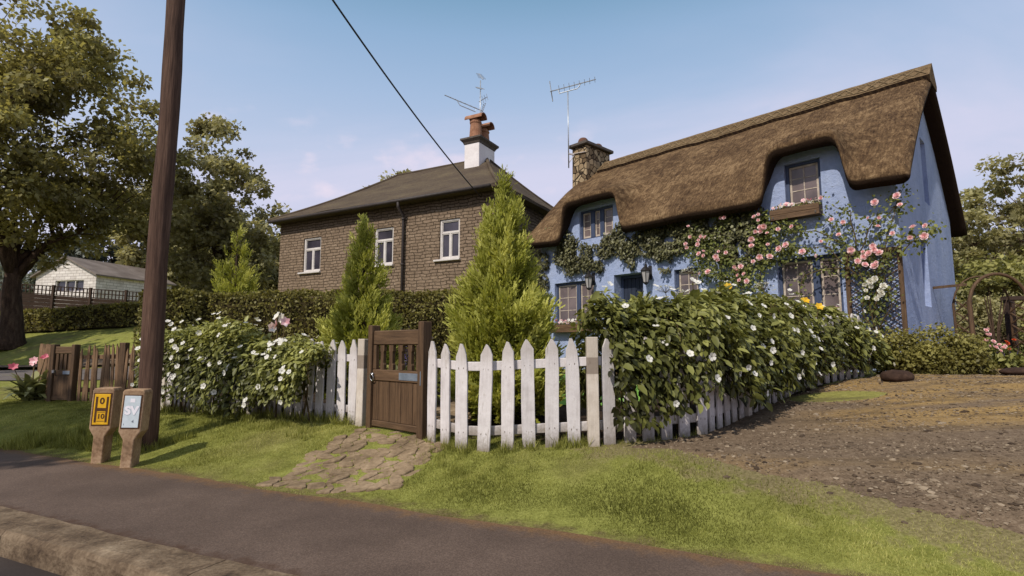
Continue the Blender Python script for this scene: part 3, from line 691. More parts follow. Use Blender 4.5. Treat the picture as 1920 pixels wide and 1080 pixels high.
# ---------------------------------------------------------------- stone house
def coursed(name):
    m,nt,b=newmat(name); v=coords(nt); s=nd(nt,'ShaderNodeSeparateXYZ',{0:v})
    u=mth(nt,'ADD',s.outputs[0],s.outputs[1]); uv=nd(nt,'ShaderNodeCombineXYZ',{0:u,1:s.outputs[2],2:0.0}).outputs[0]
    dn=nd(nt,'ShaderNodeTexNoise',{'Vector':v,'Scale':2.6,'Detail':3.0}).outputs[1]
    uvd=nd(nt,'ShaderNodeVectorMath',{0:uv,1:nd(nt,'ShaderNodeVectorMath',{0:nd(nt,'ShaderNodeVectorMath',{0:dn,1:(.5,.5,.5)},operation='SUBTRACT').outputs[0],1:(.26,.12,0)},operation='MULTIPLY').outputs[0]},operation='ADD').outputs[0]
    br=nd(nt,'ShaderNodeTexBrick',{'Vector':uvd,'Color1':(.25,.25,.25,1),'Color2':(.85,.85,.85,1),'Mortar':(0,0,0,1),'Scale':1.0,'Mortar Size':.016,'Mortar Smooth':.9,'Bias':0.0,'Brick Width':.36,'Row Height':.116},offset=.37,squash=.72,squash_frequency=3)
    n2=noise(nt,v,9,5,.65); n1=noise(nt,v,.7,4); n3=noise(nt,v,30,3,.7)
    fac=mth(nt,'ADD',mth(nt,'MULTIPLY',br.outputs[0],.2),mth(nt,'ADD',mth(nt,'MULTIPLY',n2,.55),mth(nt,'MULTIPLY',n1,.3)))
    col=ramp(nt,fac,[(.2,srgb(88,73,60)),(.42,srgb(117,100,84)),(.58,srgb(138,119,101)),(.8,srgb(164,145,126))])
    mo=mth(nt,'MULTIPLY',br.outputs[1],mrange(nt,n2,.38,.62,.1,.5)); col=mix(nt,mo,col,srgb(78,62,51))
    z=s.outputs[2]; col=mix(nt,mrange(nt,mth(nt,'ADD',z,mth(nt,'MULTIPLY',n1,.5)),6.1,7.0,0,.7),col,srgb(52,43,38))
    setb(b,col,.9,.12)
    h=mth(nt,'ADD',mth(nt,'MULTIPLY',mth(nt,'SUBTRACT',1.0,br.outputs[1]),1.0),mth(nt,'ADD',mth(nt,'MULTIPLY',n2,.45),mth(nt,'MULTIPLY',n3,.2)))
    bump(nt,b,h,1.0,.09); return m
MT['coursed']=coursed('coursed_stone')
def mossroof():
    m,nt,b=newmat('mossy_roof'); v=coords(nt); n1=noise(nt,coords(nt,(.5,1.2,1.2)),1.2,5,.6); n2=noise(nt,v,11,5,.7); n3=noise(nt,v,40,3,.7)
    z=nd(nt,'ShaderNodeSeparateXYZ',{0:v}).outputs[2]
    wv=nd(nt,'ShaderNodeTexWave',{'Vector':nd(nt,'ShaderNodeCombineXYZ',{0:0.0,1:0.0,2:z}).outputs[0],'Scale':2.2,'Distortion':.4},bands_direction='Z',wave_profile='SAW').outputs[1]
    f=mth(nt,'ADD',mth(nt,'MULTIPLY',n1,.5),mth(nt,'MULTIPLY',n2,.5))
    col=ramp(nt,f,[(.3,srgb(64,54,47)),(.47,srgb(82,71,61)),(.58,srgb(94,83,68)),(.7,srgb(108,95,76))])
    col=mix(nt,mrange(nt,wv,.9,1.0,0,.22),col,srgb(50,42,36))
    setb(b,col,.95,.1); bump(nt,b,mth(nt,'ADD',mth(nt,'MULTIPLY',n2,.6),mth(nt,'ADD',mth(nt,'MULTIPLY',n3,.4),mth(nt,'MULTIPLY',wv,.25))),.8,.03); return m
MT['mossroof']=mossroof()
MT['white']=noisemat('white_paint',[(.3,srgb(188,180,176)),(.6,srgb(212,206,202)),(.8,srgb(224,220,216))],4,.55,.35,.1,.003)
MT['whitewash']=noisemat('whitewash',[(.3,srgb(206,198,198)),(.6,srgb(226,220,220))],2,.8,.2,.2,.006)
MT['gutter']=noisemat('gutter_iron',[(.3,srgb(44,38,38)),(.6,srgb(64,56,54)),(.8,srgb(96,86,80))],6,.6,.3,.2,.004)
MT['alu']=noisemat('aluminium',[(.3,srgb(150,154,160)),(.7,srgb(196,200,206))],5,.4,.5,0,metal=.6)
HO=(-.63,18.05,0); HA=R(-28.4)
hs=thing('stone_house','two storey brown stone house with a hipped mossy roof behind the long hedge','house',HO,HA)
HX0,HX1,HD=-10.8,.05,7.0; EZ=6.72
HOP=[(-9.31,-8.28,4.40,5.86),(-5.36,-4.41,4.40,5.86),(-2.26,-1.38,4.40,5.86)]
b=MB()
wallgrid(b,HX0,HX1,lambda x:EZ,HOP,lambda u,d,z:(u,d,z),[.14]*3,1.0,.0)
wallgrid(b,0,HD,lambda x:EZ,[],lambda u,d,z:(HX1-d,u,z),[],1.0,.0)
wallgrid(b,0,HD,lambda x:EZ,[],lambda u,d,z:(HX0,u,z),[],1.0,.0)
wallgrid(b,HX0,HX1,lambda x:EZ,[],lambda u,d,z:(u,HD,z),[],1.0,.0)
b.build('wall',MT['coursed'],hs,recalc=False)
# roof: hip with slightly dished slopes and soft edges
e=.36; X0,X1,Y0,Y1=HX0-e,HX1+e,-e,HD+e; rx0,rx1,ry,rz=-7.25,-2.4,3.5,9.3
def hipz(x,y):
    d=min((y-Y0)/(ry-Y0),(Y1-y)/(Y1-ry),(x-X0)/(rx0-X0),(X1-x)/(X1-rx1)); d=max(0,min(1,d))
    return EZ+.06+(rz-EZ-.06)*(d-.05*math.sin(PI*d))
b=MB(); xs=sorted(set([X0,X1,rx0,rx1]+list(np.linspace(X0,X1,60)))); ys=sorted(set([Y0,Y1,ry]+list(np.linspace(Y0,Y1,40)))); nx=len(xs)
V=[(x,y,hipz(x,y)+.02*vnoise(x*1.3,y*1.3,3)) for y in ys for x in xs]; F=[(j*nx+i,j*nx+i+1,(j+1)*nx+i+1,(j+1)*nx+i) for j in range(len(ys)-1) for i in range(nx-1)]
b.add(V,F)
rw=[(X0,Y0),(X1,Y0),(X1,Y1),(X0,Y1)]
b.add([(x,y,EZ+.05) for x,y in rw]+[(x,y,EZ-.06) for x,y in rw],[(0,1,5,4),(1,2,6,5),(2,3,7,6),(3,0,4,7),(7,6,5,4)])
ro=b.build('roof',MT['mossroof'],hs,smooth=False,recalc=False)
b=MB(); r_=.075
for a,c in (((X0,Y0),(rx0,ry)),((X1,Y0),(rx1,ry)),((X1,Y1),(rx1,ry)),((X0,Y1),(rx0,ry)),((rx0,ry),(rx1,ry))):
    n=14; pts=[(a[0]+(c[0]-a[0])*i/n,a[1]+(c[1]-a[1])*i/n) for i in range(n+1)]; b.tube([(x,y,hipz(x,y)-.01) for x,y in pts],r_,8)
b.build('ridge_tiles',MT['mossroof'],ro,smooth=True)
for i,o in enumerate(HOP):
    x0,x1,z0,z1=o; f=MB(); t=.075; ya,yb=.05,.125; zt_=z0+(z1-z0)*.66; xm=(x0+x1)/2
    f.bb(x0+.005,x0+t,ya,yb,z0,z1-.005); f.bb(x1-t,x1-.005,ya,yb,z0,z1-.005); f.bb(x0+t,x1-t,ya,yb,z1-t,z1-.005); f.bb(x0+t,x1-t,ya,yb,z0,z0+t)
    f.bb(x0+t,x1-t,ya+.01,yb,zt_-.03,zt_+.03); f.bb(xm-.035,xm+.035,ya+.01,yb,z0+t,zt_-.03)
    wo=f.build('window',MT['white'],hs,bevel=.008)
    f=MB()
    for a,c,d0,d1 in ((x0+t,xm-.035,z0+t,zt_-.03),(xm+.035,x1-t,z0+t,zt_-.03),(x0+t,x1-t,zt_+.03,z1-t)):
        s=.03; f.bb(a+.002,a+s,ya+.025,yb-.01,d0+.002,d1-.002); f.bb(c-s,c-.002,ya+.025,yb-.01,d0+.002,d1-.002); f.bb(a+s,c-s,ya+.025,yb-.01,d1-s,d1-.002); f.bb(a+s,c-s,ya+.025,yb-.01,d0+.002,d0+s)
    f.build('sash',MT['white'],wo,bevel=.004)
    f=MB(); f.bb(x0+t,x1-t,.112,.12,z0+t,z1-t); f.build('pane',MT['dglass'],wo)
    f=MB(); f.bb(x0-.2,x1+.05,-.1,.1,z0-.07,z0-.003); f.build('sill',MT['white'],wo,bevel=.01)
# eaves gutter with brackets, downpipe with collars
b=MB(); b.tube([(X0+.1,-.42,6.66),(-5,-.42,6.68),(X1-.3,-.42,6.7)],.065,10); b.build('gutter',MT['gutter'],hs,smooth=True)
b=MB(); b.tube([(-3.86,-.42,6.63),(-3.86,-.42,6.45),(-3.86,-.12,6.2),(-3.86,-.1,6.0),(-3.86,-.1,.5)],.055,10)
for z in (6.02,4.3,2.6): b.lathe((-3.86,-.1,z),[(.056,0),(.075,.005),(.075,.07),(.056,.075)],12)
b.build('downpipe',MT['gutter'],hs,smooth=True)
b=MB(); b.bb(-3.0,-2.28,2.68,3.95,8.6,9.72); c2=b.build('chimney',MT['whitewash'],hs,bevel=.01)
b=MB(); b.add([(x,y,z) for z,k in ((9.723,.02),(9.8,.05),(9.9,.14),(9.97,.14)) for x,y in ((-3.0-k,2.68-k),(-2.28+k,2.68-k),(-2.28+k,3.95+k),(-3.0-k,3.95+k))],[(3,2,1,0)]+[(l*4+k,l*4+(k+1)%4,l*4+4+(k+1)%4,l*4+4+k) for l in range(3) for k in range(4)]+[(12,13,14,15)])
b.build('chimney_cap',MT['slate'],c2)
for y,h in ((2.98,.8),(3.62,.62)):
    b=MB(); b.lathe((-2.64,y,9.97),[(.32,0),(.31,.05),(.27,.1),(.23,h-.12),(.25,h-.1),(.26,h-.05),(.24,h-.02),(.19,h),(.19,h+.06)],20)
    # half-round hood on top
    L=.42; n=10; P=[];c0=Vector((-2.64,y,9.97+h+.1))
    for s in (-1,1):
        for r in (.24,.205):
            for k in range(n+1):
                a=PI*k/n; P.append(c0+Vector((s*L if True else 0,r*math.cos(a),r*math.sin(a)-.02)))
    m_=n+1; F=[]
    for k in range(n): F+=[(k,k+1,2*m_+k+1,2*m_+k),(m_+k,3*m_+k,3*m_+k+1,m_+k+1),(k,m_+k,m_+k+1,k+1),(2*m_+k,2*m_+k+1,3*m_+k+1,3*m_+k)]
    F+=[(0,2*m_,3*m_,m_),(n,m_+n,3*m_+n,2*m_+n)]
    b.add(P,F); b.build('chimney_pot',MT['terra'],c2,smooth=False)
# ---------------------------------------------------------------- aerials
def aerial(name,label,base,top,parts,group=None):
    t=thing(name,label,'tv aerial',base,0,group)
    b=MB(); b.tube([base,top],.022,8); b.build('mast',MT['alu'],t,smooth=True,world=True)
    for (ctr,d,L,ne,refl,roll) in parts:
        c=Vector(ctr); d=Vector(d).normalized(); side=(d.cross(Vector((0,0,1))).normalized()*math.cos(roll)+Vector((0,0,1))*math.sin(roll)); up=d.cross(side).normalized()
        b=MB(); b.tube([c-d*L*.5,c+d*L*.5],.02,6)
        if refl: b.tube([c-d*L*.32-up*0-Vector((0,0,.02)),c-d*L*.3-Vector((0,0,.17)),c+d*L*.1-Vector((0,0,.17)),c+d*L*.17-Vector((0,0,.03))],.018,6)
        bo=b.build('boom',MT['alu'],t,world=True)
        b=MB()
        for k in range(ne):
            p=c+d*L*(-.3+.78*k/(ne-1)); l=.17-.05*k/ne; b.tube([p-side*l,p+side*l],.009,5)
        b.build('elements',MT['alu'],bo,world=True)
        if refl:
            b=MB(); q=c-d*L*.48
            for s1 in (-1,1):
                o=d*-.1*0
                for k in range(4): 
                    f=.05+.085*k; b.tube([q-side*.24+up*s1*f-d*.05*k*0+d*.06*f,q+side*.24+up*s1*f+d*.06*f],.01,5)
                for sx in (-1,1): b.tube([q+side*.22*sx,q+side*.22*sx+up*s1*.32],.012,5)
            b.build('reflector',MT['alu'],bo,world=True)
    return t
m0=Vector(cot_pt(-10.3,2.1,0))
ae=aerial('tv_aerial','long pale aerial on a tall mast above the cottage chimney',(m0.x,m0.y,7.9),(m0.x,m0.y,10.86),[((m0.x+.18,m0.y-.06,11.08),(.94,-.2,.17),1.75,8,True,.5)])
b=MB(); w0=cot_pt(-10.3,2.1,8.45); w1=cot_pt(-10.25,2.36,8.45); b.beam(w0,w1,.05,.05); b.beam(cot_pt(-10.3,2.12,8.1),w1,.03,.03); b.beam(cot_pt(-10.32,2.335,8.5),cot_pt(-9.7,2.335,8.42),.05,.012); b.beam(cot_pt(-9.85,2.335,8.0),cot_pt(-9.85,2.335,8.5),.09,.012)
b.build('bracket',MT['whitewash'],ae,world=True)
hp=lambda x,y,z: W[hs.name]@Vector((x,y,z))
a0=hp(-2.62,3.3,0); ab=hp(-2.62,3.3,9.95)
aerial('tv_aerial','cluster of crossed aerials on the white chimney of the stone house',(ab.x,ab.y,9.9),(ab.x,ab.y,12.75),
  [((ab.x-.7,ab.y-.05,11.7),(-.93,-.25,.3),1.75,7,True,.3),((ab.x-.02,ab.y-.1,12.35),(-.25,.9,.55),.9,6,False,0),((ab.x+.02,ab.y-.05,12.9),(-.3,.75,.75),.8,5,False,0),((ab.x+.12,ab.y,11.9),(.5,-.6,.0),.6,4,False,1.2)])
# ---------------------------------------------------------------- pole and wire
def polewood():
    m,nt,b=newmat('creosoted_pole'); v=coords(nt,(9,9,.55)); n1=noise(nt,v,1.6,6,.65); n2=noise(nt,coords(nt,(40,40,2.0)),1.5,4,.7); n3=noise(nt,coords(nt),1.2,3)
    f=mth(nt,'ADD',mth(nt,'MULTIPLY',n1,.5),mth(nt,'ADD',mth(nt,'MULTIPLY',n2,.35),mth(nt,'MULTIPLY',n3,.15)))
    setb(b,ramp(nt,f,[(.32,srgb(44,32,27)),(.45,srgb(74,55,46)),(.55,srgb(96,73,61)),(.68,srgb(128,103,87))]),.85,.2); bump(nt,b,f,1.0,.03); return m
MT['pole']=polewood()
px,py=-4.48,6.74; pt_=thing('utility_pole','tall dark wooden telegraph pole on the verge behind the two marker posts','utility pole',(px,py,gz(px,py)-.1))
b=MB(); n=18; b.tube([(px+.012*math.sin(k*.9),py,gz(px,py)-.3+k*9.3/n) for k in range(n+1)],[.128-.03*k/n+.004*math.sin(k*2.1) for k in range(n+1)],22); po=b.build('shaft',MT['pole'],pt_,smooth=True,world=True)
b=MB(); b.tube([(px+.12,py+.05,8.75),(px+.2,py+.1,8.75)],.02,8); b.lathe((px+.2,py+.1,8.7),[(.03,0),(.045,.03),(.03,.06),(.045,.09),(.001,.12)],10); b.build('insulator',MT['whitewash'],pt_,world=True)
A=Vector((px+.2,py+.1,8.76)); B=Vector(hp(-.45,-.12,6.45)); b=MB(); n=40
b.tube([A.lerp(B,k/n)-Vector((0,0,.28*4*(k/n)*(1-k/n))) for k in range(n+1)],.02,6); wi=b.build('overhead_wire',MT['black'],None,smooth=True); tag(wi,'thin black wire sagging from the telegraph pole to the stone house eave','wire')
# ---------------------------------------------------------------- marker posts
MT['conc']=noisemat('weathered_post_concrete',[(.3,srgb(100,78,58)),(.45,srgb(146,118,92)),(.58,srgb(172,144,116)),(.75,srgb(198,172,144))],5,.85,.2,.5,.008,fine=42)
MT['plY']=noisemat('yellow_plate',[(.3,srgb(206,150,20)),(.6,srgb(236,184,34)),(.8,srgb(244,206,80))],5,.45,.4,.05,.002)
MT['plYd']=noisemat('brown_black_paint',[(.3,srgb(60,40,24)),(.7,srgb(96,62,34))],12,.5,.3,0)
MT['plW']=noisemat('pale_plate',[(.3,srgb(188,200,204)),(.6,srgb(212,220,226)),(.8,srgb(226,230,234))],4,.4,.4,.05,.002)
MT['plWl']=noisemat('white_letter',[(.3,srgb(236,230,236)),(.7,srgb(246,242,246))],9,.5,.3,0)
MT['ink']=noisemat('grey_ink',[(.3,srgb(96,100,112)),(.7,srgb(126,130,140))],9,.5,.3,0)
def text(s,size,loc,mat,parent,off=0,name='lettering'):
    cu=bpy.data.curves.new(name,'FONT'); cu.body=s; cu.size=size; cu.align_x='CENTER'; cu.align_y='CENTER'; cu.extrude=.0008; cu.offset=off
    o=bpy.data.objects.new(name,cu); COL.objects.link(o); me=bpy.data.meshes.new_from_object(o.evaluated_get(bpy.context.evaluated_depsgraph_get())); bpy.data.objects.remove(o); me.materials.clear(); me.materials.append(mat)
    o=bpy.data.objects.new(name,me); COL.objects.link(o); o.parent=parent; o.location=loc; o.rotation_euler=(PI/2,0,0); return o
def marker(x,y,z,rz,label,kind,tilt):
    t=thing('marker_post',label,'marker post',(x,y,z-.03),rz,'pair of marker posts'); t.rotation_euler=(0,tilt,rz)
    b=MB(); P=[(-.055,-.1),(.055,-.1),(.056,.32),(.107,.41),(.109,.83),(.095,.86),(-.095,.86),(-.109,.83),(-.107,.41),(-.056,.32)]
    b.prism(P,-.105,.115); b.build('post',MT['conc'],t,bevel=.014,seg=3)
    w_,z0,z1=.078,.455,.795
    fr=MB(); fr.bb(-w_-.012,w_+.012,-.1085,-.106,z0-.012,z1+.012); fr.build('plate_recess',MT['plYd'],t)
    pl=MB(); pl.bb(-w_,w_,-.1135,-.109,z0,z1); p_=pl.build('plate',MT['plY' if kind=='H' else 'plW'],t,bevel=.003)
    y_=-.1145
    if kind=='H':
        k=MB()
        for s in (-1,1): k.bb(s*.053-.011,s*.053+.011,y_,y_+.0012,z0+.025,z1-.03)
        k.bb(-.042,.042,y_,y_+.0012,.605,.64); k.build('letter_h',MT['plYd'],p_)
        text('0',.095,(0,y_,.715),MT['plYd'],p_,.003,'number'); text('10',.075,(0,y_,.545),MT['plYd'],p_,.002,'number')
        k=MB(); k.bb(-.036,.036,y_+.0002,y_+.001,.49,.496); k.bb(-.036,.036,y_+.0002,y_+.001,.59,.595); k.build('box_line',MT['plYd'],p_)
    else:
        text('SV',.12,(0,y_,.635),MT['plWl'],p_,.006,'letters'); k=MB(); k.bb(-.02,.024,y_,y_+.001,.725,.765); k.build('square_mark',MT['plWl'],p_)
        text('4',.045,(.022,y_,.52),MT['ink'],p_,0,'number'); text('1',.028,(-.06,y_,.49),MT['ink'],p_,0,'number')
        text('SV',.123,(.003,y_+.0009,.633),MT['ink2'],p_,.009,'letter_shadow')
    return t
MT['ink2']=noisemat('pale_grey_ink',[(.3,srgb(170,178,188)),(.7,srgb(188,196,204))],9,.5,.3,0)
marker(-4.68,6.3,gz(-4.66,6.29),R(14),'rear marker post with a yellow hydrant plate lettered H','H',R(1.6))
marker(-4.19,6.07,gz(-4.19,6.07),R(14),'front marker post with a pale plate lettered SV','SV',R(2.4))
# ---------------------------------------------------------------- gate
G0=Vector((-1.80,6.93));G1=Vector((-.975,6.2)); ga=math.atan2(G1.y-G0.y,G1.x-G0.x); gl=(G1-G0).length
gt_=thing('garden_gate','brown wooden garden gate between the two runs of white picket fence','gate',(G0.x,G0.y,gz(G0.x,G0.y)),ga)
zb=.02
for x0,x1,h in ((0,.085,1.27),(gl-.1,gl,1.29)):
    b=MB(); b.bb(x0,x1,-.055,.075,-.15,h); b.build('gate_post',MT['brown'],gt_,bevel=.008)
b=MB(); b.bb(.09,gl-.105,-.03,.03,1.02,1.2); b.build('top_rail',MT['brownh'],gt_,bevel=.012)
for xa,xb in ((.09,.15),(gl-.16,gl-.105)): b=MB(); b.bb(xa,xb,-.028,.028,.72,1.018); b.build('stile',MT['brown'],gt_,bevel=.006)
for k in range(4):
    x=.155+(gl-.32)*(k+.62)/4.25; b=MB(); w2=.042; zz=[.722,.78,.8,.93,.95,1.018]; ww=[1,1,.72,.72,1,1]
    V=[];F=[]
    for z,q in zip(zz,ww):
        for a,c in ((-1,-1),(1,-1),(1,1),(-1,1)): V.append((x+a*w2*q,c*.024,z))
    for l in range(5): F+=[(l*4+i,l*4+(i+1)%4,l*4+4+(i+1)%4,l*4+4+i) for i in range(4)]
    b.add(V,F); b.build('baluster',MT['brown'],gt_,bevel=.004)
b=MB(); b.bb(.09,gl-.105,-.034,.034,.58,.718); b.build('middle_rail',MT['brownh'],gt_,bevel=.01)
b=MB(); nb=8; wd=(gl-.2)/nb
for k in range(nb): b.bb(.092+k*wd+.003,.092+(k+1)*wd-.003,-.018+.003*(k%2),.018,.1,.578)
b.build('boards',MT['brown'],gt_,bevel=.004)
b=MB(); b.bb(.09,gl-.105,-.03,.03,.02,.098); b.build('bottom_rail',MT['brownh'],gt_,bevel=.01)
MT['chrome']=noisemat('worn_chrome',[(.3,srgb(150,150,152)),(.7,srgb(206,206,210))],14,.25,.5,.1,.002,metal=.9)
MT['zinc']=noisemat('zinc_plate',[(.3,srgb(112,122,134)),(.6,srgb(142,152,164)),(.8,srgb(164,172,182))],9,.45,.5,.15,.003,metal=.5)
b=MB(); b.bb(gl-.46,gl-.04,-.04,-.0345,.605,.69); b.bb(gl-.04,gl-.028,-.062,-.0555,.56,.72); b.build('hinge_plate',MT['zinc'],gt_,bevel=.002)
b=MB(); b.tube([(.115+.035*math.cos(a),-.06-.01*math.sin(a),.62+.045*math.sin(a)) for a in np.linspace(0,2*PI,15)],.008,6,cap=False); b.lathe((.115,-.045,.65),[(.022,0),(.022,.02),(.001,.03)],10); b.build('ring_handle',MT['chrome'],gt_,smooth=True)
# ---------------------------------------------------------------- picket fences
def paintwood(name,c1,c2,c3,worn,band=None):
    m,nt,b=newmat(name); v=coords(nt); rn=nd(nt,'ShaderNodeObjectInfo').outputs['Random']
    vr=nd(nt,'ShaderNodeVectorMath',{0:v,1:nd(nt,'ShaderNodeCombineXYZ',{0:mth(nt,'MULTIPLY',rn,37.0),1:0.0,2:mth(nt,'MULTIPLY',rn,11.0)}).outputs[0]},operation='ADD').outputs[0]
    st=nd(nt,'ShaderNodeMapping',{'Vector':vr,'Scale':(26,26,1.6)}).outputs[0]
    n1=noise(nt,st,1.6,6,.7); n2=noise(nt,vr,5.5,5,.6); n3=noise(nt,vr,30,4,.7)
    col=ramp(nt,mth(nt,'ADD',mth(nt,'MULTIPLY',n1,.5),mth(nt,'MULTIPLY',n2,.5)),[(.3,c1),(.5,c2),(.65,c3)])
    z=nd(nt,'ShaderNodeSeparateXYZ',{0:v}).outputs[2]
    pl=mth(nt,'MULTIPLY',mrange(nt,n1,.57,.66),mrange(nt,n2,.48,.62,.1,1)); col=mix(nt,pl,col,worn)
    low=mth(nt,'ADD',z,mth(nt,'MULTIPLY',mth(nt,'SUBTRACT',n3,.5),.22)); col=mix(nt,mrange(nt,low,.34,.1,0,.75),col,srgb(104,90,68))
    col=mix(nt,mrange(nt,mth(nt,'ADD',z,mth(nt,'MULTIPLY',n2,.3)),1.12,1.26,0,.3),col,srgb(140,128,108))
    if band:
        bz=mth(nt,'MULTIPLY',mrange(nt,z,band[0]-.006,band[0]+.006),mrange(nt,z,band[1]+.006,band[1]-.006)); col=mix(nt,mth(nt,'MULTIPLY',bz,.85),col,srgb(126,112,100))
    setb(b,col,.75,.25); bump(nt,b,mth(nt,'ADD',mth(nt,'MULTIPLY',n1,.7),mth(nt,'ADD',n3,pl)),.5,.006); return m
MT['picket']=paintwood('white_picket_paint',srgb(174,166,164),srgb(204,197,197),srgb(220,214,214),srgb(142,126,110))
MT['fpost']=paintwood('cream_post_paint',srgb(170,158,146),srgb(198,186,174),srgb(214,204,194),srgb(134,112,90),(.92,1.09))
MT['nail']=noisemat('rust_nail',[(.3,srgb(90,78,68)),(.7,srgb(128,116,104))],20,.6,.3,0)
def picket_mesh(seed,h,wd=.136,th=.024):
    r=random.Random(seed); j=lambda a:r.uniform(-a,a); k=r.uniform(.82,1.0)
    L=[(-wd/2+j(.004),-.1)]+[(-wd/2+j(.005),h*f) for f in (.2,.45,.7)]+[(-wd/2*k+j(.004),h-.115+j(.014)),(-wd*.27+j(.005),h-.05+j(.01))]
    T=[(j(.008)-.012,h+j(.008)),(j(.006)+.012,h-.003+j(.01))]
    Rr=[(wd*.27+j(.005),h-.05+j(.01)),(wd/2*k+j(.004),h-.115+j(.014))]+[(wd/2+j(.005),h*f) for f in (.7,.45,.2)]+[(wd/2+j(.004),-.1)]
    b=MB(); b.prism(L+T+Rr,-th/2,th/2)
    for z in (.2,.86):
        for x in (-.028,.028): b.add([(x+.0055*math.cos(a),-th/2-.0015,z+j(.01)+.0055*math.sin(a)) for a in np.linspace(0,2*PI,7)[:-1]],[tuple(range(6))],1)
    return b
PK=[]
for s in range(7):
    o=picket_mesh(s,1.11+.012*(s%3)).build('picket',[MT['picket'],MT['nail']],None,bevel=.003); PK.append(o.data); bpy.data.objects.remove(o)
pm=MB(); pm.bb(-.058,.058,-.05,.05,-.2,1.1); o=pm.build('post',[MT['fpost']],None,bevel=.006); PM=o.data; bpy.data.objects.remove(o)
# bbox recentering: meshes were shifted so that their lowest point is z=0
def inst(name,me,parent,loc,rz,rx=0,ry=0,bev=.003):
    o=bpy.data.objects.new(name,me); COL.objects.link(o); o.parent=parent; o.location=loc; o.rotation_euler=(rx,ry,rz)
    md=o.modifiers.new('bevel','BEVEL'); md.width=bev; md.segments=1; md.limit_method='ANGLE'; md.angle_limit=R(40); return o
def polylen(P):
    d=[0]
    for a,b_ in zip(P,P[1:]): d.append(d[-1]+math.hypot(b_[0]-a[0],b_[1]-a[1]))
    return d
def along(P,D,s):
    s=max(0,min(D[-1],s))
    for i in range(len(P)-1):
        if s<=D[i+1] or i==len(P)-2:
            t=(s-D[i])/(D[i+1]-D[i]); a,b_=P[i],P[i+1]
            return a[0]+(b_[0]-a[0])*t,a[1]+(b_[1]-a[1])*t,math.atan2(b_[1]-a[1],b_[0]-a[0])
def picket_fence(label,P,spacing,posts,first=.06,at=None):
    D=polylen(P); t=thing('picket_fence',label,'fence',(P[0][0],P[0][1],gz(*P[0])),0,'white picket fence runs'); o=Vector(t.location); r=random.Random(len(P))
    s=first if at is None else 1e9
    for x,y in at or []:
        z=gz(x,y); q=min(range(len(P)-1),key=lambda i:abs(P[i][0]-x)+abs(P[i+1][0]-x)); a=math.atan2(P[q+1][1]-P[q][1],P[q+1][0]-P[q][0])
        inst('picket',PK[r.randrange(7)],t,Vector((x,y,z-.13+r.uniform(-.012,.012)))-o,a,0,r.gauss(0,.012))
    while s<D[-1]:
        if all(abs(s-q)>.1 for q in posts):
            x,y,a=along(P,D,s); z=gz(x,y)
            inst('picket',PK[r.randrange(7)],t,Vector((x,y,z-.13+r.uniform(-.012,.012)))-o,a+(PI if a>2 or a<-2 else 0),0,r.gauss(0,.012))
        s+=spacing+r.uniform(-.008,.008)
    for q in posts:
        x,y,a=along(P,D,q); inst('post',PM,t,Vector((x-.02*math.sin(a)*0,y,gz(x,y)-.2))-o,a+(PI if a>2 or a<-2 else 0),0,r.gauss(0,.006),.006)
    for zr in (.19,.85):
        for i in range(len(P)-1):
            n=max(1,int((D[i+1]-D[i])/1.2))
            for k in range(n):
                xa,ya,a=along(P,D,D[i]+(D[i+1]-D[i])*(k+.002)/n+1e-4); xb,yb,_=along(P,D,D[i]+(D[i+1]-D[i])*(k+.998)/n)
                off=Vector((-math.sin(a),math.cos(a),0))*.034
                if off.y<0: off=-off
                b=MB(); b.beam(Vector((xa,ya,gz(xa,ya)+zr))+off,Vector((xb,yb,gz(xb,yb)+zr))+off,.034,.095); b.build('rail',MT['picket'],t,world=True,bevel=.005)
    return t
FL=[(-1.9,7.03),(-3.13,7.7),(-4.6,8.32),(-5.65,8.75)]
picket_fence('white picket fence left of the gate, half hidden by white rose bushes',FL,.205,[.04,2.1,4.0],.2)
FR=[(-.895,6.07),(-.52,5.725),(-.296,5.64),(.84,5.645)]
picket_fence('clear run of white picket fence just right of the gate',FR,.2475,[1.88],.03,[(-.885,6.06),(-.711,5.893),(-.522,5.727),(-.296,5.64),(-.045,5.638),(.179,5.64),(.408,5.642),(.642,5.644)])
FR2=[(.86,5.65),(2.12,6.08),(3.02,7.06),(4.45,8.47),(6.2,9.6)]
picket_fence('white picket fence buried under the big rose hedge by the drive',FR2,.232,[2.66,5.0],.16)
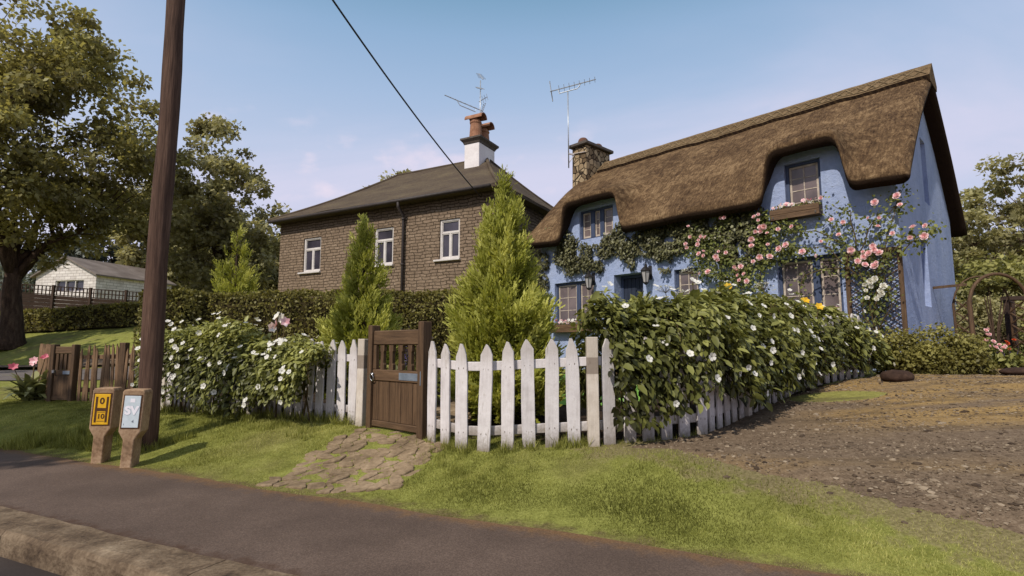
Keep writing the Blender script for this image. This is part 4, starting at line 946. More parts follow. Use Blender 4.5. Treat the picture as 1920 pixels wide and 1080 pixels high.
# ---------------------------------------------------------------- rustic fence, gate and lily on the left
MT['rustic']=noisemat('rustic_brown_wood',[(.3,srgb(84,63,46)),(.5,srgb(128,100,76)),(.65,srgb(152,124,96)),(.8,srgb(176,148,118))],3.5,.8,.2,.4,.006,(8,8,.8),fine=30,rnd=.2)
def rpicket(seed):
    r=random.Random(seed); b=MB(); h=1.02+r.uniform(-.05,.05); w_=.05
    b.prism([(-w_/2,-.1),(w_/2,-.1),(w_/2+r.uniform(-.01,.006),h*.5),(w_/2-.004,h-.09),(r.uniform(-.015,.015),h),(-w_/2+.004,h-.09),(-w_/2+r.uniform(-.006,.01),h*.5)],-.012,.012); o=b.build('picket',[MT['rustic']],None); me=o.data; bpy.data.objects.remove(o); return me
RPK=[rpicket(s) for s in range(5)]
def rustic(label,P,sp,posts):
    D=polylen(P); t=thing('rustic_fence',label,'fence',(P[0][0],P[0][1],gz(*P[0])),0,'rustic brown picket fences'); o=Vector(t.location); s=.05; r=random.Random(4)
    while s<D[-1]:
        x,y,a=along(P,D,s); inst('picket',RPK[r.randrange(5)],t,Vector((x,y,gz(x,y)-.12))-o,a,0,r.gauss(0,.03)); s+=sp+r.uniform(-.012,.012)
    for q in posts:
        x,y,a=along(P,D,q); b=MB(); b.bb(x-.06,x+.06,y-.02,y+.1,gz(x,y)-.2,gz(x,y)+1.06); b.build('post',MT['brown'],t,world=True,bevel=.01)
    for zr in (.2,.8):
        for i in range(len(P)-1):
            A=Vector((*P[i],gz(*P[i])+zr));B=Vector((*P[i+1],gz(*P[i+1])+zr)); off=Vector((0,.035,0)); b=MB(); b.beam(A+off,B+off,.03,.07); b.build('rail',MT['rustic'],t,world=True)
rustic('rustic brown picket fence left of the far brown gate, behind the lily clump',[(-10.75,12.35),(-9.6,11.1),(-8.62,10.14)],.095,[])
rustic('rustic brown picket fence right of the far brown gate, running behind the telegraph pole',[(-7.98,10.02),(-7.4,10.0),(-6.9,9.95)],.078,[.82])
ga2=math.atan2(-.06,.46); g2=thing('garden_gate','distant brown wooden gate with a zinc plate in the rustic fence beyond the marker posts','gate',(-8.53,10.08,gz(-8.53,10.08)),ga2)
for x in (0,.43):
    b=MB(); b.bb(x,x+.075,-.05,.07,-.15,1.04); b.build('gate_post',MT['brown'],g2,bevel=.008)
b=MB(); b.bb(.077,.428,-.028,.028,.87,1.0); b.build('top_rail',MT['brownh'],g2,bevel=.008)
b=MB(); b.bb(.077,.428,-.028,.028,.48,.57); b.build('middle_rail',MT['brownh'],g2,bevel=.008)
for k in range(4): b=MB(); x=.1+k*.085; b.bb(x,x+.05,-.02,.02,.572,.868); b.build('baluster',MT['brown'],g2)
b=MB()
for k in range(6): x=.079+k*.058; b.bb(x,x+.055,-.015,.015,.1,.478)
b.build('boards',MT['brown'],g2)
b=MB(); b.bb(.077,.428,-.026,.026,.03,.098); b.build('bottom_rail',MT['brownh'],g2)
b=MB(); b.bb(.28,.42,-.036,-.029,.495,.555); b.build('hinge_plate',MT['zinc'],g2)
b=MB(); b.lathe((.1,-.045,.52),[(.03,0),(.03,.05),(.001,.06)],8); b.build('ring_handle',MT['chrome'],g2)
# ---------------------------------------------------------------- white building and lattice fence up the bank
def wbrick():
    m,nt,b=newmat('white_painted_brick'); v=coords(nt); s=nd(nt,'ShaderNodeSeparateXYZ',{0:v}); uv=nd(nt,'ShaderNodeCombineXYZ',{0:mth(nt,'ADD',s.outputs[0],s.outputs[1]),1:s.outputs[2],2:0.0}).outputs[0]
    br=nd(nt,'ShaderNodeTexBrick',{'Vector':uv,'Color1':srgb(200,192,188),'Color2':srgb(224,217,212),'Mortar':srgb(152,143,138),'Scale':1.0,'Mortar Size':.018,'Brick Width':.62,'Row Height':.24})
    n=noise(nt,v,1.6,5); setb(b,mix(nt,mrange(nt,n,.5,.75,0,.5),br.outputs[0],srgb(140,130,118)),.85,.2); bump(nt,b,br.outputs[1],-.3,.02); return m
MT['wbrick']=wbrick()
def corr():
    m,nt,b=newmat('corrugated_roof'); v=coords(nt); wv=nd(nt,'ShaderNodeTexWave',{'Vector':v,'Scale':2.4},bands_direction='Y').outputs[1]; n=noise(nt,v,.9,5)
    col=ramp(nt,n,[(.3,srgb(104,92,84)),(.6,srgb(130,118,110)),(.8,srgb(148,136,128))]); setb(b,mix(nt,mth(nt,'MULTIPLY',wv,.25),col,srgb(84,74,68)),.7,.3); bump(nt,b,wv,.6,.05); return m
MT['corr']=corr()
BA=math.atan2(-.23,.97); bK=(-35,45,0); bd=thing('white_outbuilding','white painted brick outbuilding with a grey corrugated roof on the bank at far left','building',(-35,45,3.2),BA)
EZb=4.25; BW=6.6; BL=7.5
b=MB(); wo_=[(-4.4,-1.3,2.75,3.75)]
wallgrid(b,-BW,0,lambda x:EZb+ (1-abs(x+BW/2)/(BW/2))*1.5,wo_,lambda u,d,z:(u,d,z),[.25],.3,-1.0)
wallgrid(b,0,BL,lambda x:EZb,[],lambda u,d,z:(0,u,z),[],2.0,-1.0); wallgrid(b,0,BL,lambda x:EZb,[],lambda u,d,z:(-BW,u,z),[],2.0,-1.0)
b.add([(-BW,BL,-1),(0,BL,-1),(0,BL,EZb),(-BW/2,BL,EZb+1.5),(-BW,BL,EZb)],[(0,1,2,3,4)])
b.build('wall',MT['wbrick'],bd,recalc=False)
b=MB()
for s in (-1,1):
    x1=-BW/2+s*(BW/2+.3); z1=EZb-.136+.04
    b.add([(x1,-.3,z1),(x1,BL+.3,z1),(-BW/2,BL+.3,EZb+1.58),(-BW/2,-.3,EZb+1.58),(x1,-.3,z1-.12),(x1,BL+.3,z1-.12),(-BW/2,BL+.3,EZb+1.46),(-BW/2,-.3,EZb+1.46)],[(0,1,2,3),(7,6,5,4),(0,4,5,1),(0,3,7,4),(1,5,6,2)])
b.build('roof',MT['corr'],bd)
b=MB(); x0,x1,z0,z1=wo_[0]
for x in (x0,(x0*2+x1)/3,(x0+2*x1)/3,x1-.07): b.bb(x,x+.07,.08,.2,z0,z1)
b.bb(x0,x1,.085,.19,z1-.08,z1); b.bb(x0,x1,.085,.19,z0,z0+.08); wf=b.build('window',MT['white'],bd)
b=MB(); b.bb(x0,x1,.2,.21,z0,z1); b.build('pane',MT['dglass'],wf)
b=MB(); b.bb(.0,.08,5.2,5.9,1.0,3.2); b.build('door',MT['brown'],bd)
# small brown hip roof and shed further right behind the building
b2=thing('brown_roofed_house','low house with a brown tiled roof showing between the bank trees behind the white building','building',(-41,62,3.5),.3)
b=MB(); b.bb(-4.5,4.5,-3,3,-1,3.6); b.build('wall',MT['coursed'],b2)
b=MB(); b.add([(-5,-3.5,3.6),(5,-3.5,3.6),(5,3.5,3.6),(-5,3.5,3.6),(-2,0,6.6),(2,0,6.6)],[(0,1,5,4),(1,2,5),(2,3,4,5),(3,0,4),(3,2,1,0)]); b.build('roof',MT['darkterra'],b2)
MT['darkfence']=noisemat('dark_fence_wood',[(.3,srgb(52,40,35)),(.6,srgb(78,62,54)),(.8,srgb(98,80,70))],3,.85,.2,.3,.01,(1,1,8),rnd=.2)
def lattice_fence():
    A=Vector((-33.6,33.4));B=Vector((-24.6,37.5)); t=thing('lattice_fence','dark brown board fence topped with square lattice in front of the white building','fence',(A.x,A.y,gz(A.x,A.y))); N=5
    f=lambda s:(A.x+(B.x-A.x)*s,A.y+(B.y-A.y)*s); zs=lambda s:4.86-.55*s; zt2=lambda s:5.42-.42*s
    for k in range(N+1):
        x,y=f(k/N); b=MB(); b.bb(x-.07,x+.07,y-.07,y+.07,gz(x,y)-.2,zt2(k/N)+.06); b.build('post',MT['darkfence'],t,world=True)
    for k in range(N):
        s0,s1=(k+.04)/N,(k+.96)/N; b=MB(); m=9; bot=2.4
        for q in range(m):
            za=bot+(zs(s0)-bot)*q/m; zb_=bot+(zs(s1)-bot)*q/m; h=(zs(s0)-bot)/m-.015; b.beam((*f(s0),za+h/2),(*f(s1),zb_+h/2),.03+.02*(q%2),h)
        b.build('board_panel',MT['darkfence'],t,world=True)
        b=MB()
        for q in (0.06,.5,.95): b.beam((*f(s0),zs(s0)+(zt2(s0)-zs(s0))*q),(*f(s1),zs(s1)+(zt2(s1)-zs(s1))*q),.04,.055)
        for i in range(9): s=s0+(s1-s0)*(i+.5)/9; b.beam((*f(s),zs(s)),(*f(s),zt2(s)),.045,.055,up=(0,1,0))
        b.build('lattice_panel',MT['darkfence'],t,world=True)
lattice_fence()
# ---------------------------------------------------------------- foliage materials
MT['oak']=leafmat('oak_leaf',srgb(100,93,64),srgb(156,149,92),srgb(200,194,126),.45)
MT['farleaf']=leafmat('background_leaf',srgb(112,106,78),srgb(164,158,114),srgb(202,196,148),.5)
MT['hazeleaf']=leafmat('hazy_wood_leaf',srgb(84,88,84),srgb(108,112,104),srgb(132,134,114),.2)  # distance haze put into the leaf colour
MT['conifer']=leafmat('golden_conifer_leaf',srgb(74,76,28),srgb(158,161,66),srgb(220,217,124),.44)
MT['hedge']=leafmat('hedge_leaf',srgb(84,77,42),srgb(140,133,72),srgb(184,176,108),.42)
MT['hedgel']=leafmat('light_hedge_leaf',srgb(76,70,36),srgb(130,124,66),srgb(174,166,98),.35)
MT['rose']=leafmat('rose_leaf',srgb(46,46,24),srgb(105,107,53),srgb(164,164,94),.32,.45,.35)
MT['ivy']=leafmat('ivy_leaf',srgb(50,48,32),srgb(92,90,60),srgb(138,136,96),.25,.45,.35)
MT['climb']=leafmat('climbing_rose_leaf',srgb(62,66,34),srgb(112,118,62),srgb(166,168,102),.35)
MT['brightshrub']=leafmat('bright_shrub_leaf',srgb(72,72,36),srgb(128,126,70),srgb(176,172,104),.35)
MT['bark']=noisemat('tree_bark',[(.3,srgb(40,30,24)),(.5,srgb(70,55,44)),(.7,srgb(104,86,70))],3,.9,.15,.9,.05,(3,3,.7),fine=22)
MT['stem']=noisemat('green_brown_stem',[(.3,srgb(58,46,30)),(.6,srgb(90,76,50)),(.8,srgb(116,104,68))],8,.8,.2,.3,.004)
MT['core']=noisemat('dark_twigs',[(.3,srgb(46,40,26)),(.7,srgb(66,58,36))],6,.95,.05,.5,.05)
# ---------------------------------------------------------------- trees
def tree(label,base,crowns,trunk_r,fork,n_cl,per,size,mat,group='trees in the background',seed=1,spread=.9,cat='tree',name='broadleaf_tree',lean=(0,0)):
    """crowns: list of (center xyz, radii xyz). trunk, limbs and twigs as one tapered skeleton, leaves in clumps on the twig ends"""
    r=random.Random(seed); rn=np.random.RandomState(seed); bx,by,bz=base
    t=thing(name,label,cat,base,0,group); vol=[c[1][0]*c[1][1]*c[1][2] for c in crowns]; C=[]
    while len(C)<n_cl:
        c,rd=r.choices(crowns,vol)[0]; d=Vector((r.gauss(0,1),r.gauss(0,1),r.gauss(0,1))).normalized(); f=r.random()**.42
        p=Vector((c[0]+d.x*rd[0]*f,c[1]+d.y*rd[1]*f,c[2]+d.z*rd[2]*f))
        if vnoise(p.x*.4,p.y*.4,p.z*.4+seed)<-.16: continue
        C.append((p,f))
    F=Vector((bx+lean[0],by+lean[1],bz+fork)); b=MB(); h=F-Vector(base)
    pts=[];rad=[]
    for k in range(9):
        s=k/8; fl=1+.75*math.exp(-s*9); pts.append(Vector(base)-Vector((0,0,.2))*(1-s)+h*s+Vector((.12*math.sin(s*5+seed),.1*math.cos(s*4),0))*trunk_r*s*2); rad.append(trunk_r*fl*(1-.35*s))
    b.tube(pts,rad,14); top=pts[-1]
    limbs=[]
    for k in range(9):
        p,f=C[r.randrange(len(C))]; e=top.lerp(p,.72); mid=top.lerp(e,.5)+Vector((r.gauss(0,.3),r.gauss(0,.3),(e-top).length*.12)); L=[top-Vector((0,0,trunk_r)),top.lerp(mid,.5)+Vector((r.gauss(0,.15),r.gauss(0,.15),.1)),mid,e]
        k0=trunk_r*r.uniform(.4,.6); b.tube(L,[k0,k0*.75,k0*.5,k0*.16],8); limbs+=[mid,e,mid.lerp(e,.5)]
    for p,f in C[:min(len(C),110)]:
        q=min(limbs,key=lambda m:(m-p).length); m=q.lerp(p,.5)+Vector((r.gauss(0,.2),r.gauss(0,.2),r.gauss(0,.15))); w_=trunk_r*.09; b.tube([q,m,p],[w_,w_*.6,w_*.2],5,cap=False)
    b.build('trunk',MT['bark'],t,smooth=True,world=True)
    n=n_cl*per; ci=np.repeat(np.arange(n_cl),per); cp=np.array([list(p) for p,_ in C])[ci]; ff=np.array([f for _,f in C])[ci]; cr=rn.uniform(.5,1.25,n_cl)[ci]*spread
    d=nrm(rn.randn(n,3)); rr=cr*rn.rand(n)**.45; P=cp+d*rr[:,None]*[1,1,.62]
    A=nrm(rn.randn(n,3)*.8+d*.5+[0,0,-.25]); N=nrm(rn.randn(n,3)*.7+[0,0,1]+d*.4)
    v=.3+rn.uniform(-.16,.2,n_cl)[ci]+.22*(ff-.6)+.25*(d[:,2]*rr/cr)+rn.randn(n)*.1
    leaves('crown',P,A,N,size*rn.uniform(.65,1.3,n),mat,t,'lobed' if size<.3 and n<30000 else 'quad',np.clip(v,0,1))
    return t
G=lambda x,y:gz(x,y)
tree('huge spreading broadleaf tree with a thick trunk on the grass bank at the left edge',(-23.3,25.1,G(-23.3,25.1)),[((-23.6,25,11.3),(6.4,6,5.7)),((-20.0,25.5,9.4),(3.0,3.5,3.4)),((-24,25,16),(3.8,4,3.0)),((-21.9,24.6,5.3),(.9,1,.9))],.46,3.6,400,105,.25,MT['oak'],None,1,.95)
tree('tall rounded tree behind the telegraph pole, between it and the stone house',(-17.6,32,G(-17.6,32)),[((-17.9,32,9.0),(3.7,3.6,4.6)),((-18.3,32,13.4),(1.9,2.0,2.4)),((-15.8,32,6.8),(2.7,2.6,2.9))],.22,3.0,270,80,.25,MT['farleaf'],seed=2,spread=.75)
tree('dark tree low beside the left corner of the stone house',(-19,42,G(-19,42)),[((-19,42,7.5),(3.4,3,4.6)),((-16.6,41.5,6),(2.5,2.5,3.2))],.3,2.6,150,70,.42,MT['farleaf'],seed=3)
tree('dense tree just right of the huge tree, behind the white building',(-37,56,G(-37,56)),[((-37.2,56,13.6),(4.4,4,6.4)),((-33.4,56,10.6),(3.8,3,5.0))],.4,4.0,240,75,.5,MT['farleaf'],seed=4)
tree('treetop just showing above the stone house roof',(-9.3,42,G(-9.3,42)),[((-9.3,42,12.4),(2.1,2,2.5)),((-8.6,42,14.3),(.8,.8,.7))],.3,7,60,60,.34,MT['farleaf'],seed=5)
tree('tall tree at the right edge behind the garden arch',(19.3,20.2,G(19.3,20.2)),[((19.6,20.2,5.4),(2.6,2.6,3.0)),((20.3,20.3,7.6),(1.7,1.8,1.6))],.22,2.0,170,75,.17,MT['farleaf'],seed=6,spread=.5)
tree('smaller loose tree against the right side of the cottage roof',(16.7,19.6,G(16.7,19.6)),[((16.75,19.6,4.3),(1.5,1.6,2.1)),((16.4,19.6,6.1),(.8,.8,.8))],.14,1.6,70,60,.16,MT['farleaf'],seed=7,spread=.42)
tree('tree outside the left of the view that shades the pavement corner',(-11.6,1.2,-.0),[((-11.0,.9,6.5),(2.0,1.9,1.9)),((-12.3,2.6,6.8),(1.9,1.8,1.8))],.3,3.5,140,70,.26,MT['oak'],None,8)
tree('tree outside the left of the view that shades the bank',(-28.5,16.5,G(-28.5,16.5)),[((-28,17,8.6),(4.2,4,3.2))],.35,4,130,60,.36,MT['oak'],None,10)
tree('second tree outside the left of the view that shades the side road',(-24.5,12.5,G(-24.5,12.5)),[((-24,13,8.4),(4.0,3.6,3.0))],.35,4,110,60,.36,MT['oak'],None,11)
tree('hazy bluish tree on the hill behind the roof of the white building',(-46.5,63,G(-46.5,63)),[((-46.5,63,11.5),(5.2,4,6.0)),((-41,64,9.5),(4.2,4,4.6)),((-51,62,10),(4,4,5))],.4,4,190,60,.6,MT['hazeleaf'],seed=12)
# hazy wood on the hill behind: uncountable
def wood():
    P=[];V=[]
    for k in range(210):
        x=random.uniform(-125,-12) if k<150 else random.uniform(14,95); y=random.uniform(72,125) if k<150 else random.uniform(48,95); h=random.uniform(6,11); n=120; c=np.array([x,y,gz(x,y)+h*.55]); d=nrm(rs.randn(n,3))*rs.rand(n,1)**.4
        P.append(c+d*[h*.42,h*.42,h*.55]); V.append(.4+.35*d[:,2]+random.uniform(-.15,.15)+rs.randn(n)*.08)
    P=np.concatenate(P);n=len(P); o=leaves('far_wood',P,rdir(n),rdir(n)+[0,-.5,.8],rs.uniform(.9,1.7,n),MT['hazeleaf'],None,'lobed',np.clip(np.concatenate(V),0,1)); return tag(o,kind='stuff')
wood()
# ---------------------------------------------------------------- conifers
def conifer(label,base,h,r0,seed,nspray=520,per=30):
    r=random.Random(seed); rn=np.random.RandomState(seed); t=thing('conifer',label,'conifer',base,0,'golden conifers'); B=Vector(base)
    b=MB(); b.tube([B-Vector((0,0,.1)),B+Vector((.02,0,h*.4)),B+Vector((0,0,h*.93))],[.07,.045,.01],8)
    P=[];A=[];N=[];S=[];V=[];stems=[]
    for k in range(nspray):
        f=1-math.sqrt(r.random())*.985; f=max(.015,f) ; z=h*(.03+.97*f); prof=r0*min(1,.72+.9*f if f<.3 else 1)*(1-f)**.82*(1+.14*math.sin(f*17+seed))+.03
        a=r.uniform(0,2*PI); lump=1+.16*math.sin(a*3+f*9+seed)+.1*math.sin(a*7-f*21); rad=prof*lump*(r.random()**.3)
        out=Vector((math.cos(a),math.sin(a),0)); c=B+out*rad+Vector((0,0,z)); up=.75+1.6*f; d=(out*(.9-.5*f)+Vector((r.gauss(0,.2),r.gauss(0,.2),up*.75))).normalized()
        L=(.2+.26*(1-f))*r.uniform(.8,1.4)*h/3.2; side=d.cross(Vector((r.gauss(0,1),r.gauss(0,1),r.gauss(0,.4)))).normalized(); nn=d.cross(side)
        if k%4==0: b.tube([B+Vector((0,0,max(0,z-rad*.5))),c],[.012,.005],4,cap=False)
        cv=.42+r.uniform(-.2,.2)+.26*(rad/max(prof,.01)-.75)  # inner sprays darker: shade between them put into the leaf colour
        for m in range(per):
            s=m/per; sg=1 if m%2 else -1; p=c+d*L*(s-.35)+side*sg*.015*r.random()+nn*r.gauss(0,.025)+side*r.gauss(0,.03)
            fd=(d*(.55+.7*s)+side*sg*(1-s*.7)*r.uniform(.4,1.0)+nn*r.gauss(0,.35)).normalized()
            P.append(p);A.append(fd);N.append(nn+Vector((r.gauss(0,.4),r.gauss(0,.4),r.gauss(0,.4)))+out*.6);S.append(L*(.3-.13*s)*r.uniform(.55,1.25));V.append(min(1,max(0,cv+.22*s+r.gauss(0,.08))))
    b.build('trunk',MT['bark'],t,smooth=True,world=True)
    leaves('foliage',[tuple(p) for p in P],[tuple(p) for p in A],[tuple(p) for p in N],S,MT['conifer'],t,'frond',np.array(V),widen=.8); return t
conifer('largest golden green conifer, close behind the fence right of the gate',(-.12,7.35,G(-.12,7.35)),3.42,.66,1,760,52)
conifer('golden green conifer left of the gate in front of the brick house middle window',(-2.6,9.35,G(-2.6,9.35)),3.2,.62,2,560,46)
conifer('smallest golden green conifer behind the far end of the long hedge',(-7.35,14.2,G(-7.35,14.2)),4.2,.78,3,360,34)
# ---------------------------------------------------------------- clipped hedges
def hedge(label,P,hw,top,n,size,mat,cat='hedge',name='hedge',rough=.07,seed=1,group=None,round_=.35,core=True,zb=.0):
    D=polylen(P); rn=np.random.RandomState(seed); r=random.Random(seed); x0,y0=P[len(P)//2]; t=thing(name,label,cat,(x0,y0,gz(x0,y0)),0,group)
    L=D[-1]; Ps=[];Ns=[];V=[]
    per=2*top+2*hw
    for i in range(n):
        s=r.uniform(-hw*.9,L+hw*.9); u=r.uniform(0,per); e=max(0,-s,s-L)/hw; k=math.sqrt(max(0,1-e*e)); x,y,a=along(P,D,s); ex=(s if s<0 else (s-L if s>L else 0))
        x+=math.cos(a)*ex;y+=math.sin(a)*ex; nx,ny=math.sin(a),-math.cos(a)
        if u<top: o,z,nv=-1,u,Vector((-nx,-ny,.15))
        elif u<top+2*hw: o,z,nv=(u-top)/hw-1,top,Vector((0,0,1))
        else: o,z,nv=1,per-u,Vector((nx,ny,.15))
        # rounded shoulders and clipped unevenness
        if z>top-round_: f=(z-top+round_)/round_; lim=1-.22*f*f; o=max(-lim,min(lim,o))
        dpt=abs(r.gauss(0,.06)); bu=rough*(vnoise(x*1.6,y*1.6,z*1.6)+.6*vnoise(x*4,y*4,z*4))-dpt
        zz=z+(bu if nv.z>.5 else 0); oo=o*hw*k+(o/abs(o) if o else 0)*(bu if nv.z<.5 else 0)
        if e>0 and k<.95: nv=nv+Vector((math.cos(a),math.sin(a),0))*(1 if s>L else -1)*e
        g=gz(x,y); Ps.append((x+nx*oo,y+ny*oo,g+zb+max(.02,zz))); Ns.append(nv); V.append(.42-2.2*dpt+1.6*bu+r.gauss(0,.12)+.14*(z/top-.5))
    Ns=np.array([tuple(v) for v in Ns]); n_=len(Ps)
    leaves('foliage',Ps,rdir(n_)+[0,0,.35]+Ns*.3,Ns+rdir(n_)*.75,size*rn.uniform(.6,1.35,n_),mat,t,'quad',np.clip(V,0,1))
    if core:
        b=MB(); m=max(2,int(L/.5)); V=[];F=[]; w_=hw-.12
        for i in range(m+1):
            x,y,a=along(P,D,L*i/m); nx,ny=math.sin(a),-math.cos(a); g=gz(x,y)+zb
            for o,z in ((-1,0),(-1,top-.3),(-.75,top-.12),(.75,top-.12),(1,top-.3),(1,0)): V.append((x+nx*o*w_,y+ny*o*w_,g+z-.02))
        for i in range(m): F+=[(i*6+j,i*6+j+1,i*6+7+j,i*6+6+j) for j in range(5)]
        F+=[tuple(range(6)),tuple(m*6+j for j in range(6))]; b.add(V,F); b.build('inner_branches',MT['core'],t,world=True)
    return t
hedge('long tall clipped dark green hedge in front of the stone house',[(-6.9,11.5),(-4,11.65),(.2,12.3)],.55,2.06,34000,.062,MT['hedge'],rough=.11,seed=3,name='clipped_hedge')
hedge('pale sunlit end bush at the left end of the long hedge',[(-7.15,11.0),(-6.75,11.1)],.42,2.08,7000,.065,MT['hedgel'],rough=.12,seed=4,name='clipped_hedge')
hedge('low dark hedge below the lattice fence on the far bank',[(-29.5,30.2),(-25,29.0),(-18.9,26.9)],.6,1.1,9000,.14,MT['hedge'],rough=.15,seed=5,name='clipped_hedge')
# ---------------------------------------------------------------- white rose hedges over the fences
def rose_hedge(label,P,H,a,c,n,size,nfl,seed,low=(.1,.5),low2=None,gap=-.32,over=.3,fl=(.036,.05),bias=0):
    D=polylen(P); L=D[-1]; r=random.Random(seed); rn=np.random.RandomState(seed); x0,y0=P[0]; t=thing('white_rose_hedge',label,'rose hedge',(x0,y0,gz(x0,y0)),0,'white rose hedges'); hx=[i/(len(H)-1) for i in range(len(H))]
    Ps=[];As=[];Ns=[];V=[];F=[]
    def sample(front=False):
        while True:
            s=r.uniform(-.15,L+.15); th=r.uniform(-.12,PI*(.62 if front else .97)); x,y,ang=along(P,D,s)
            if vnoise(x*1.1+seed,y*1.1,th*1.3)<gap and th<1.2: continue
            nx,ny=-math.sin(ang),math.cos(ang)
            if ny<0: nx,ny=-nx,-ny          # inward, away from the road
            h=lerp(s/L,hx,H)*(1+.13*vnoise(x*1.3,y*1.3,seed)+.09*vnoise(x*4,y*4,seed)); k=(1.17+r.gauss(0,.05)) if front else 1.06-abs(r.gauss(0,.22))
            lump=1+.36*vnoise(x*1.7,y*1.7,th*1.2+3)+.1*vnoise(x*5,y*5,th*3)
            o=c-a*math.cos(th)*k*lump; lo=low2 if low2 and s>3.0 else low; zl=lo[0]+(lo[1]-lo[0])*(.5+.9*vnoise(x*.9,y*.9,seed+7))
            z=zl+(h-zl)*max(-.05,math.sin(max(th,0)))*(.4+.6*k*lump) if th>0 else zl
            if abs(th)<.5 and th>-1: z+=r.uniform(0,.35)*(h-zl)
            ex=(s if s<0 else max(0,s-L)); px_,py_=x+nx*o+math.cos(ang)*ex,y+ny*o+math.sin(ang)*ex
            out=Vector((-nx*math.cos(th),-ny*math.cos(th),math.sin(th)+.1)); return Vector((px_,py_,gz(x,y)+max(.03,z))),out,Vector((-nx,-ny,0)),k*lump,th
    for i in range(n):
        p,out,fr,k,th=sample(); dn=Vector((fr.x*.35*math.sin(max(th,0)),fr.y*.35*math.sin(max(th,0)),-.75))
        Ps.append(p);As.append(dn+out*.45+Vector((r.gauss(0,.45),r.gauss(0,.45),r.gauss(0,.35))));Ns.append(out+Vector((r.gauss(0,.5),r.gauss(0,.5),r.gauss(0,.4)+.3)));V.append(max(0,min(1,bias+.42+1.15*(k-.98)+.3*math.sin(max(0,min(th,PI/2)))-.16+r.gauss(0,.16))))  # leaf colour carries shade: deep leaves darker, top ones lighter
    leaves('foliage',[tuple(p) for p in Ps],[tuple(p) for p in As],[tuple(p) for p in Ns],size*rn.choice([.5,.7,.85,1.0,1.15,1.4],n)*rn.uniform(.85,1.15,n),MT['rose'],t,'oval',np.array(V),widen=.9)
    b=MB()
    for i in range(int(L*5)):
        s=r.uniform(0,L); x,y,ang=along(P,D,s); nx,ny=-math.sin(ang),math.cos(ang)
        if ny<0: nx,ny=-nx,-ny
        h=lerp(s/L,hx,H); g=gz(x,y); pts=[(x+nx*c,y+ny*c,g)]
        sx=r.gauss(0,.25); fo=r.uniform(-.6,1.0)
        for f in (.35,.7,1.0,.8,.55): j=len(pts); pts.append((x+nx*(c-a*fo*[0,.1,.35,.7,.95,1.0][j])+math.cos(ang)*sx*j/5,y+ny*(c-a*fo*[0,.1,.35,.7,.95,1.0][j])+math.sin(ang)*sx*j/5,g+h*f*.95))
        b.tube(pts,[.014,.012,.009,.007,.005,.003],5,cap=False)
    b.build('stems',MT['stem'],t,smooth=True,world=True)
    for i in range(nfl):
        p,out,fr,k,th=sample(True); bloom_at(t,p+out.normalized()*.03,r.uniform(*fl),'pwh',r,(out.x+r.gauss(0,.3),out.y-.25+r.gauss(0,.3),out.z+r.gauss(0,.25)))
    return t
rose_hedge('loose white rose bushes spilling over the left fence between the telegraph pole and the gate',[(-2.55,7.28),(-3.3,7.7),(-4.4,8.2),(-5.35,8.55)],[.95,1.14,1.2,1.22,1.18],.44,-.02,13500,.078,98,5,low=(.05,.34),gap=-.75,fl=(.032,.046),bias=.16)
rose_hedge('big arching white rose hedge that buries the fence beside the drive',[(1.12,5.85),(2.1,6.2),(2.95,7.12),(4.4,8.55),(6.3,9.95)],[1.44,1.52,1.52,1.48,1.42,1.3,1.0],.62,.26,31000,.1,98,6,low=(.16,.52),low2=(.04,.28),gap=-.4,bias=.05)
# ---------------------------------------------------------------- ivy on the front wall
IVY=[(-8.63,4.64,.31),(-8.1,4.06,.44),(-8.43,3.77,.25),(-7.49,4.15,.19),(-7.4,3.66,.19),(-6.44,4.47,.38),(-6.27,3.99,.28),(-6.19,3.6,.12),(-5.74,4.22,.38),(-5.09,4.27,.5),(-5.18,3.71,.23),(-5.16,3.42,.15),(-4.47,4.39,.44),(-3.75,4.34,.5),(-3.22,4.18,.44),(-2.98,3.88,.38),(-3.77,3.87,.25),(-7.0,4.4,.19),(-9.19,4.89,.25),(-9.67,4.08,.3),(-9.68,3.38,.3),(-9.6,2.7,.32),(-8.5,4.3,.35),(-7.75,3.75,.25),(-6.75,4.15,.22),(-3.4,3.6,.3),(-2.75,4.35,.25),(-3.1,3.3,.22),(-7.1,4.15,.25),(-6.85,4.45,.2),(-5.45,4.1,.35),(-4.75,4.0,.28),(-4.2,4.2,.3),(-3.4,4.0,.35),(-8.75,4.15,.3),(-8.3,4.45,.25)]
iv=thing('ivy','dark ivy hanging under the thatch across the cottage front, left of the pink rose','ivy',cot_pt(-6,-.05,.9),CA)
P=[];V=[];iw=[d[2]**2 for d in IVY]
while len(P)<12500:
    d=random.choices(IVY,iw)[0]; a=random.uniform(0,2*PI); q=d[2]*1.12*random.random()**.5; x=d[0]+q*math.cos(a); z=d[1]+q*math.sin(a)
    if any(o[0]-.02<x<o[1]+.02 and o[2]<z<o[3] for o in OPN) and random.random()<.93: continue
    if vnoise(x*3,z*3,2)<-.34: continue
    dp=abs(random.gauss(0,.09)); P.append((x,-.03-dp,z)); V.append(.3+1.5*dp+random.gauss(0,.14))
n=len(P); iM=W[iv.name].inverted(); Pw=[tuple(cot_pt(*p)) for p in P]; nrmw=np.array(tuple(cot_pt(0,-1,0)-cot_pt(0,0,0)))
leaves('foliage',Pw,rdir(n)*.6+[0,0,-.8]+nrmw*.3,rdir(n)*.5+nrmw+[0,0,.4],rs.uniform(.055,.1,n),MT['ivy'],iv,'lobed',np.clip(V,0,1))
b=MB()
